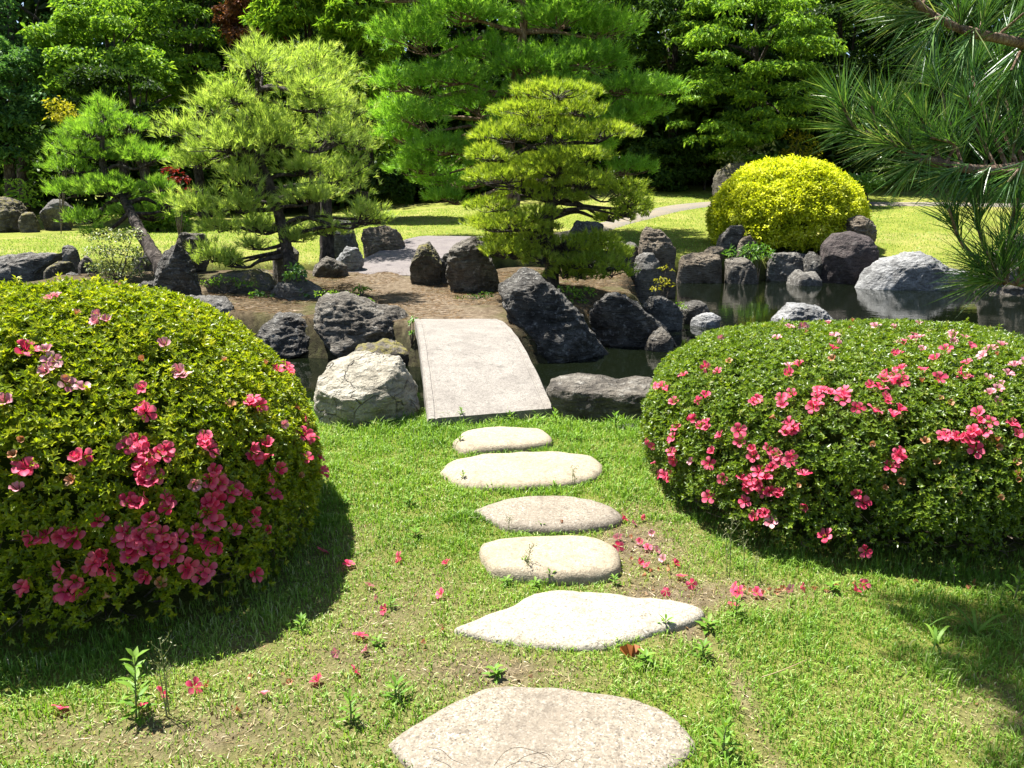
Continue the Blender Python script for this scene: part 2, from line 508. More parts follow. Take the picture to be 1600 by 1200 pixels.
M['litter'] = leaf_mat('litter', [(0.0, (0.0980, 0.0525, 0.0210)), (0.5, (0.1890, 0.1050, 0.0420)), (1.0, (0.2940, 0.1890, 0.0840))], 0.15, 0.03)

# ------------------------------------------------------------------ terrain
WATER = -0.35
POND = np.array([(-14, 8), (-6, 7.2), (-2.6, 6.5), (-1.6, 6.0), (-0.8, 5.72), (0.3, 5.8), (1.2, 5.75), (2.0, 5.9), (4.5, 6.2), (9, 7.5), (14, 9.5), (17, 13),
                 (13.5, 15.6), (10.7, 15.9), (9.8, 16.7), (8.7, 18.5), (6, 18.5), (4.2, 18.4), (2.0, 18.9), (0.5, 19.2), (-3, 18.4), (-6, 16.6), (-11, 15.9), (-16, 15), (-18, 11)], float)
ISLE = np.array([(-3.8, 9.6), (-2.9, 9.35), (-1.35, 9.05), (-1.15, 8.75), (-0.2, 8.7), (0.45, 9.0), (0.85, 9.9), (1.5, 10.3), (1.9, 11.0), (2.1, 11.9), (2.0, 12.8), (2.3, 14.0),
                 (2.2, 15.0), (0.6, 15.2), (-1.2, 14.7), (-3.0, 14.6), (-5, 14.5), (-8, 14.0), (-9, 12), (-7.5, 10.2), (-5.5, 9.9)], float)

def sdist(P, poly):
    """signed distance, positive inside"""
    x, y = P[..., 0], P[..., 1]
    d2 = np.full(x.shape, 1e9)
    ins = np.zeros(x.shape, bool)
    n = len(poly)
    for i in range(n):
        a, b = poly[i], poly[(i + 1) % n]
        e = b - a
        t = np.clip(((x - a[0]) * e[0] + (y - a[1]) * e[1]) / (e @ e), 0, 1)
        d2 = np.minimum(d2, (x - a[0] - t * e[0]) ** 2 + (y - a[1] - t * e[1]) ** 2)
        c = ((a[1] <= y) & (b[1] > y)) | ((b[1] <= y) & (a[1] > y))
        with np.errstate(divide='ignore', invalid='ignore'):
            xi = a[0] + (y - a[1]) * (e[0] / e[1] if e[1] else 0)
        ins ^= c & (x < xi)
    return np.where(ins, 1, -1) * np.sqrt(d2)

def height(x, y):
    x, y = np.asarray(x, float), np.asarray(y, float)
    P = np.stack([x, y], -1)
    dp = sdist(P, POND)
    di = sdist(P, ISLE)
    wet = np.minimum(dp, -di)             # positive in the water
    slope = 0.026 + 0.054 * sstep(-11, -1, x) + 0.036 * sstep(-1, 6, x)
    lawn = 0.10 + 0.22 * sstep(-3, -9, x) * sstep(14, 17, y) + np.clip(y - 18, 0, 17) * slope + np.clip(y - 35, 0, 60) * 0.03
    near = 0.012 * pnoise(np.stack([x * 1.1, y * 1.1, 0 * x], -1)) + 0.006 * pnoise(np.stack([x * 4, y * 4, 0 * x + 5], -1))
    isl = 0.10 + 0.20 * np.exp(-((x - 0.7) ** 2 + (y - 11.4) ** 2) / 0.6) + 0.10 * np.exp(-((x + 3.8) ** 2 + (y - 11.3) ** 2) / 2.2) + 0.16 * sstep(11.8, 14.2, y) \
        + 0.03 * pnoise(np.stack([x * 1.6, y * 1.6, 0 * x + 2], -1)) + 0.02 * pnoise(np.stack([x * 5, y * 5, 0 * x + 8], -1))
    k = sstep(7.5, 13, y + 0.0 * x)
    land = near * (1 - k) + (lawn + 0.04 * pnoise(np.stack([x * .3, y * .3, 0 * x + 1], -1))) * k
    land = np.where(di > -0.9, isl * sstep(-0.9, 0.0, di) + land * (1 - sstep(-0.9, 0.0, di)), land)
    bed = -0.5 - 0.5 * sstep(0.1, 1.2, wet)
    w = sstep(-0.22, 0.16, wet)
    return land * (1 - w) + bed * w

def soil_mask(x, y):
    """bare / thin patches of the near lawn, 0..1"""
    def g(cx, cy, rx, ry):
        return np.exp(-(((x - cx) / rx) ** 2 + ((y - cy) / ry) ** 2))
    s = 0.62 * g(-0.35, 2.62, 0.36, 0.42) + 0.8 * g(0.02, 2.27, 0.32, 0.13) + 0.9 * g(0.62, 3.25, 0.26, 0.42) + 0.75 * g(0.55, 2.75, 0.2, 0.3) + 0.8 * g(0.95, 2.82, 0.34, 0.12)
    s = s + 0.38 * g(-1.0, 1.98, 0.7, 0.16) + 0.3 * g(-0.5, 1.9, 0.5, 0.25) + 0.35 * g(1.3, 2.05, 0.35, 0.2) + 0.55 * g(-0.85, 2.35, 0.3, 0.2) + 0.4 * g(-0.75, 3.2, 0.25, 0.4)
    bx = 0.735 - 0.09 * (y - 2.0) + 0.02 * np.sin(y * 9)
    s = s + 0.75 * np.exp(-((x - bx) / 0.035) ** 2) * sstep(2.75, 2.5, y)
    n = fbm(np.stack([x * 2.3, y * 2.3, 0 * x + 3], -1), 4)
    return np.clip(s * (1 + 0.5 * n) + 0.22 * np.clip(n - 0.15, 0, 1), 0, 1)

def steps_axis(stops):
    """[(start, step), ..., (end, None)]"""
    v = []
    for (a, s), (b, _) in zip(stops[:-1], stops[1:]):
        v += list(np.linspace(a, b, max(2, int(round((b - a) / s)) + 1))[:-1])
    return np.array(v + [stops[-1][0]])
ax = steps_axis([(-320, 40), (-80, 6), (-30, 1.2), (-14, 0.3), (-4, 0.08), (4.2, 0.3), (16, 1.2), (30, 6), (80, 40), (320, None)])
ay = steps_axis([(-40, 6), (-4, 0.6), (0.4, 0.07), (7, 0.1), (20, 0.35), (32, 1.2), (60, 6), (120, 40), (400, None)])
GX, GY = np.meshgrid(ax, ay)
GZ = height(GX, GY)
V = np.stack([GX, GY, GZ], -1).reshape(-1, 3)
nx, ny = len(ax), len(ay)
i = (np.arange(ny - 1)[:, None] * nx + np.arange(nx - 1)[None, :]).ravel()
Q = np.stack([i, i + 1, i + nx + 1, i + nx], -1)

m, nt, o = newmat('ground')
a_s = ND(nt, 'ShaderNodeAttribute', attribute_name='soil').outputs['Fac']
a_i = ND(nt, 'ShaderNodeAttribute', attribute_name='isle').outputs['Fac']
a_p = ND(nt, 'ShaderNodeAttribute', attribute_name='lane').outputs['Fac']
a_f = ND(nt, 'ShaderNodeAttribute', attribute_name='far').outputs['Fac']
n_a = noise_n(nt, 1.3, 5, 0.6, 0.3)
n_b = noise_n(nt, 14, 5, 0.65, 0.3)
n_c = noise_n(nt, 90, 4, 0.7, 0.0)
n_d = noise_n(nt, 0.35, 4, 0.6, 0.2)
turf = ramp(nt, n_c, [(0.3, (0.0840, 0.0980, 0.0175)), (0.5, (0.1330, 0.1505, 0.0280)), (0.7, (0.2030, 0.1995, 0.0595))])
soil = ramp(nt, n_b, [(0.3, (0.0700, 0.0525, 0.0315)), (0.55, (0.1470, 0.1155, 0.0700)), (0.75, (0.2310, 0.1890, 0.1190))])
lane = ramp(nt, n_b, [(0.3, (0.062, 0.043, 0.027)), (0.5, (0.125, 0.094, 0.062)), (0.72, (0.215, 0.175, 0.125))])
isle = ramp(nt, n_b, [(0.3, (0.0315, 0.0231, 0.0126)), (0.5, (0.0770, 0.0560, 0.0315)), (0.72, (0.1400, 0.1085, 0.0665))])
isle = mixc(nt, ramp(nt, n_a, [(0.5, (0,) * 3), (0.66, (0.7,) * 3)]), isle, (0.0525, 0.0665, 0.0126))
isle = mixc(nt, a_p, isle, lane)
lawn = ramp(nt, n_a, [(0.30, (0.1190, 0.1400, 0.0210)), (0.5, (0.1680, 0.1890, 0.0294)), (0.72, (0.2380, 0.2240, 0.0525))])
lawn = mixc(nt, ramp(nt, n_b, [(0.35, (0.45,) * 3), (0.6, (0,) * 3)]), lawn, (0.0840, 0.1120, 0.0154))
lawn = mixc(nt, ramp(nt, n_d, [(0.5, (0,) * 3), (0.68, (0.7,) * 3)]), lawn, (0.2660, 0.2310, 0.0840))
col = mixc(nt, a_s, turf, soil)
col = mixc(nt, a_f, col, lawn)
col = mixc(nt, a_i, col, isle)
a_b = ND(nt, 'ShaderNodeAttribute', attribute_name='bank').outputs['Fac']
col = mixc(nt, mathn(nt, 'MULTIPLY', a_b, 0.9), col, ramp(nt, n_b, [(0.35, (0.018, 0.015, 0.010)), (0.6, (0.045, 0.045, 0.020)), (0.8, (0.08, 0.085, 0.03))]))  # damp soil low on the bank, darkened also in place of shade there
hb = mathn(nt, 'ADD', n_c, mathn(nt, 'MULTIPLY', n_b, 0.8))
principled(nt, o, col, 0.95, bump(nt, hb, 0.8, 0.03), 0.1)
M['ground'] = m
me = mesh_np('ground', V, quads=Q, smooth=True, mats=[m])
PXY = np.stack([GX, GY], -1)
di = sdist(PXY, ISLE)
dp = sdist(PXY, POND)
attr(me, 'soil', soil_mask(GX, GY).ravel())
attr(me, 'isle', np.maximum(sstep(-0.9, -0.2, di), sstep(-0.05, 0.15, dp)).ravel())
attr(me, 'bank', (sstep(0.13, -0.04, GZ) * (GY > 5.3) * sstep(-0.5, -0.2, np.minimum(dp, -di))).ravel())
LANE = catmull(np.array([(-0.62, 8.4, 0), (-0.75, 9.6, 0), (-1.15, 11.0, 0), (-1.9, 12.4, 0), (-2.45, 14.2, 0)]), 10)[:, :2]
dl = np.min(np.linalg.norm(PXY[:, :, None, :] - LANE[None, None], axis=-1) if False else np.stack([np.hypot(GX - a_, GY - b_) for a_, b_ in LANE]), axis=0)
attr(me, 'lane', sstep(0.78, 0.30, dl + 0.22 * fbm(np.stack([GX * 2, GY * 2, 0 * GX], -1), 3)).ravel())
attr(me, 'far', (sstep(6.5, 9, GY)).ravel())
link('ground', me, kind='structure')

# water
m, nt, o = newmat('pond_water')
w1 = noise_n(nt, 5.0, 3, 0.5, 0.2, None, (1, 2.2, 1))
w2 = noise_n(nt, 1.1, 2, 0.5, 0.0)
h = mathn(nt, 'ADD', mathn(nt, 'MULTIPLY', w1, 0.35), w2)
p = principled(nt, o, (0.003, 0.0045, 0.002), 0.015, bump(nt, h, 0.09, 0.05), 0.5)
p.inputs['IOR'].default_value = 1.33
wx = np.linspace(-24, 22, 24)
wy = np.linspace(5.2, 21, 20)
A, B = np.meshgrid(wx, wy)
Vw = np.stack([A, B, 0 * A + WATER], -1).reshape(-1, 3)
i = (np.arange(19)[:, None] * 24 + np.arange(23)[None, :]).ravel()
link('pond_water', mesh_np('pond_water', Vw, quads=np.stack([i, i + 1, i + 25, i + 24], -1), mats=[m]), kind='structure')

def hz(x, y):
    return float(height(np.array([x]), np.array([y]))[0])

def on_ground(px, py, dz=0.0):
    """where the sight line of a pixel meets the terrain"""
    r = ray(px, py)
    t = np.linspace(1.2, 60, 1500)
    p = np.array((0, 0, EYE)) + r[None, :] * t[:, None]
    below = p[:, 2] < height(p[:, 0], p[:, 1]) + dz
    k = int(np.argmax(below)) if below.any() else len(t) - 1
    lo, hi = t[max(k - 1, 0)], t[k]
    for _ in range(14):
        mid = 0.5 * (lo + hi)
        q = np.array((0, 0, EYE)) + r * mid
        if q[2] < hz(q[0], q[1]) + dz:
            hi = mid
        else:
            lo = mid
    q = np.array((0, 0, EYE)) + r * hi
    q[2] = hz(q[0], q[1])
    return q

# gravel path winding over the far lawn
def strip(name, ctr, width, mat, lift):
    C = catmull(ctr, 14)
    T = norm(np.gradient(C, axis=0))
    S = np.stack([T[:, 1], -T[:, 0]], -1)
    k = np.linspace(-1, 1, 7)
    wv = width * (1 + 0.10 * np.array([pnoise(np.array([[c[0] * .8, c[1] * .8, 0.5]]))[0] for c in C]))
    X = C[:, None, :] + S[:, None, :] * (k[None, :, None] * 0.5 * wv[:, None, None])
    Z = height(X[..., 0], X[..., 1]) + lift * (1 - np.abs(k[None, :]) ** 6 * 1.6)
    V = np.concatenate([X, Z[..., None]], -1).reshape(-1, 3)
    n = len(C)
    i = (np.arange(n - 1)[:, None] * 7 + np.arange(6)[None, :]).ravel()
    return link(name, mesh_np(name, V, quads=np.stack([i, i + 1, i + 8, i + 7], -1), smooth=True, mats=[mat]), kind='structure')
m, nt, o = newmat('gravel')
g1 = noise_n(nt, 60, 4, 0.7)
g2 = noise_n(nt, 1.2, 4, 0.6)
col = ramp(nt, g1, [(0.3, (0.085, 0.074, 0.058)), (0.5, (0.145, 0.13, 0.105)), (0.7, (0.21, 0.192, 0.165))])
col = mixc(nt, ramp(nt, g2, [(0.45, (0,) * 3), (0.7, (0.7,) * 3)]), col, (0.20, 0.16, 0.105))
principled(nt, o, col, 0.9, bump(nt, g1, 0.5, 0.02), 0.15)
M['gravel'] = m
strip('gravel_path', [(-0.5, 20.6), (0.6, 21.6), (2.2, 23.2), (4.0, 25.6), (6.3, 28.0), (9.5, 29.2), (13.0, 28.8), (18.0, 28.4), (24, 29)], 1.15, M['gravel'], 0.05)

# ------------------------------------------------------------------ stone bridges
def arch_bridge(name, NL, NR, FL, FR, prof, thick, mat, label, groove=True):
    NL, NR, FL, FR = [np.array(p, float) for p in (NL, NR, FL, FR)]
    n = 40
    t = np.linspace(0, 1, n)
    pz = catmull(np.array([(0, a, b) for a, b in prof]), 20)
    z = np.interp(t, pz[:, 1], pz[:, 2])
    w = float(np.linalg.norm(NR - NL))
    cs = [(0, 0, -thick), (0, 0, -0.02), (0.012 / w, 0, 0)]
    if groove:
        cs += [(0.055 / w, 0, 0), (0.060 / w, 0, -0.007), (0.070 / w, 0, -0.007), (0.075 / w, 0, 0)]
    mid = [(u, 0, 0) for u in np.linspace(0.14, 0.86, 13)]
    cs = cs + mid + [(1 - a, b, c) for a, b, c in reversed(cs)]
    k = len(cs)
    U = np.array([c[0] for c in cs])
    DZ = np.array([c[2] for c in cs])
    L = NL[None, :] * (1 - t[:, None]) + FL[None, :] * t[:, None]
    Rr = NR[None, :] * (1 - t[:, None]) + FR[None, :] * t[:, None]
    XY = L[:, None, :] * (1 - U[None, :, None]) + Rr[:, None, :] * U[None, :, None]
    Z = z[:, None] + DZ[None, :]
    V = np.concatenate([XY, Z[..., None]], -1)
    wob = 0.004 * fbm(V * 3.0, 3)
    V[..., 2] += wob
    V[..., 0] += 0.006 * fbm(V * 2.3 + 5, 3)
    V = V.reshape(-1, 3)
    i = (np.arange(n - 1)[:, None] * k + np.arange(k - 1)[None, :]).ravel()
    Q = [np.stack([i, i + 1, i + k + 1, i + k], -1)]
    under = np.arange(n - 1) * k
    Q.append(np.stack([under, under + k, under + 2 * k - 1, under + k - 1], -1))
    T = []
    for e in (0, (n - 1) * k):
        for a in range(1, k - 1):
            T.append((e, e + a, e + a + 1))
    me = mesh_np(name, V, np.array(T), np.vstack(Q), mats=[mat])
    return tag(link(name, me), label, 'bridge')

arch_bridge('stone_bridge', (-0.585, 5.10), (0.305, 5.38), (-1.12, 8.75), (-0.17, 8.75), [(0, 0.070), (0.25, 0.205), (0.5, 0.285), (0.75, 0.285), (1, 0.205)], 0.15,
            M['bridge_stone'], 'wide arched slab of pale pinkish stone bridging the pond right behind the stepping stones')
arch_bridge('stone_bridge', (-3.25, 13.9), (-1.75, 13.5), (-1.4, 20.6), (0.15, 20.2), [(0, 0.24), (0.22, 0.44), (0.5, 0.68), (0.75, 0.66), (1, 0.35)], 0.28,
            M['bridge_far'], 'smaller looking grey arched bridge far behind the brown dirt path', False)

# ------------------------------------------------------------------ rocks
def ico(n):
    t = (1 + 5 ** 0.5) / 2
    V = [(-1, t, 0), (1, t, 0), (-1, -t, 0), (1, -t, 0), (0, -1, t), (0, 1, t), (0, -1, -t), (0, 1, -t), (t, 0, -1), (t, 0, 1), (-t, 0, -1), (-t, 0, 1)]
    F = [(0, 11, 5), (0, 5, 1), (0, 1, 7), (0, 7, 10), (0, 10, 11), (1, 5, 9), (5, 11, 4), (11, 10, 2), (10, 7, 6), (7, 1, 8), (3, 9, 4), (3, 4, 2), (3, 2, 6), (3, 6, 8), (3, 8, 9), (4, 9, 5), (2, 4, 11), (6, 2, 10), (8, 6, 7), (9, 8, 1)]
    V = norm(np.array(V, float))
    F = np.array(F)
    for _ in range(n):
        e = np.concatenate([F[:, [0, 1]], F[:, [1, 2]], F[:, [2, 0]]])
        es = np.sort(e, 1)
        u, inv = np.unique(es, axis=0, return_inverse=True)
        inv = inv.ravel()
        mid = norm(V[u[:, 0]] + V[u[:, 1]])
        b = len(V)
        nf = len(F)
        m01, m12, m20 = b + inv[:nf], b + inv[nf:2 * nf], b + inv[2 * nf:]
        V = np.vstack([V, mid])
        F = np.concatenate([np.stack([F[:, 0], m01, m20], 1), np.stack([F[:, 1], m12, m01], 1), np.stack([F[:, 2], m20, m12], 1), np.stack([m01, m12, m20], 1)])
    return V, F
ICO = {k: ico(k) for k in (2, 3, 4, 5)}

def rock(outline, d, mat, label, thick=0.8, res=4, rough=1.0, cuts=7, seed=0, sink=0.28, name='rock', crag=1.0, flat_top=False, group=None):
    rg = np.random.default_rng(1000 + seed)
    P = np.array([aty(x, y, d) for x, y in outline])[:, [0, 2]]
    c = 0.5 * (P.min(0) + P.max(0))
    q = P - c
    nphi = 180
    ph = np.linspace(-math.pi, math.pi, nphi, endpoint=False)
    rad = np.zeros(nphi)
    for a in range(len(q)):
        p0, p1 = q[a], q[(a + 1) % len(q)]
        e = p1 - p0
        dx, dz = np.cos(ph), np.sin(ph)
        den = dx * e[1] - dz * e[0]
        den = np.where(np.abs(den) < 1e-12, 1e-12, den)
        tt = (p0[0] * e[1] - p0[1] * e[0]) / den
        ss = (p0[0] * dz - p0[1] * dx) / den
        ok = (tt > 0) & (ss >= 0) & (ss <= 1)
        rad = np.where(ok, np.maximum(rad, tt), rad)
    rad = np.where(rad <= 0, rad[rad > 0].mean(), rad)
    rad = (np.roll(rad, 1) + 2 * rad + np.roll(rad, -1)) / 4
    S, F = ICO[res]
    x, y, z = S[:, 0], S[:, 1], S[:, 2]
    rho = np.sqrt(x * x + z * z)
    phi = np.arctan2(z, x)
    rr = np.interp(phi, np.append(ph, math.pi), np.append(rad, rad[0])) * rho ** (0.62 if flat_top else 0.75)
    hw = 0.5 * (P[:, 0].max() - P[:, 0].min())
    hh = 0.5 * (P[:, 1].max() - P[:, 1].min())
    size = math.sqrt(hw * hh)
    T = thick * max(hw, 0.75 * size)
    V = np.stack([rr * np.cos(phi), np.sign(y) * np.abs(y) ** 0.8 * T, rr * np.sin(phi)], 1)
    # flat facets, mostly on the faces towards and away from the viewer so the outline keeps
    for _ in range(cuts):
        n = norm(rg.normal(size=3) * np.array((0.8, 1.3, 0.8)))
        h = V @ n
        lim = h.max() * rg.uniform(0.58, 0.88)
        over = np.maximum(h - lim, 0)
        V = V - np.outer(over * rg.uniform(0.75, 0.98), n)
    if flat_top:
        n = norm(np.array((0.03, -0.16, 1.0)))
        h = V @ n
        V = V - np.outer(np.maximum(h - 0.62 * h.max(), 0) * 0.96, n)
    off = rg.uniform(0, 50, 3)
    nd = norm(V / np.array((hw, T, hh)))
    f1 = fbm(V / size * 1.1 + off, 3)
    f2 = fbm(V / size * 3.2 + off, 4, 0.55, True)
    st = fbm(np.stack([V[:, 0] * 1.2, V[:, 1] * 1.2, V[:, 2] * 5.5], 1) / size + off, 3, 0.55, True)
    V = V + nd * (size * rough * (0.08 * f1 + crag * (0.036 * f2 + 0.034 * st + 0.018 * fbm(V / size * 9 + off, 3, 0.6, True))))[:, None]
    tt = np.clip(-V[:, 2] / max(-V[:, 2].min(), 1e-3), 0, 1)
    V[:, :2] *= (1 + 0.30 * tt * tt)[:, None]
    gz = hz(c[0], d)
    low = c[1] + V[:, 2].min()
    want = min(gz, gz if gz > WATER else WATER - 0.1) - sink
    if low > want:
        k = (c[1] - want) / max(c[1] - low, 0.02)
        V[:, 2] = np.where(V[:, 2] < 0, V[:, 2] * k, V[:, 2])
    me = mesh_np(name, V, F, smooth=True, mats=[M[mat]])
    o = link(name, me, loc=(c[0], d, c[1]))
    return tag(o, label, 'rock', group)

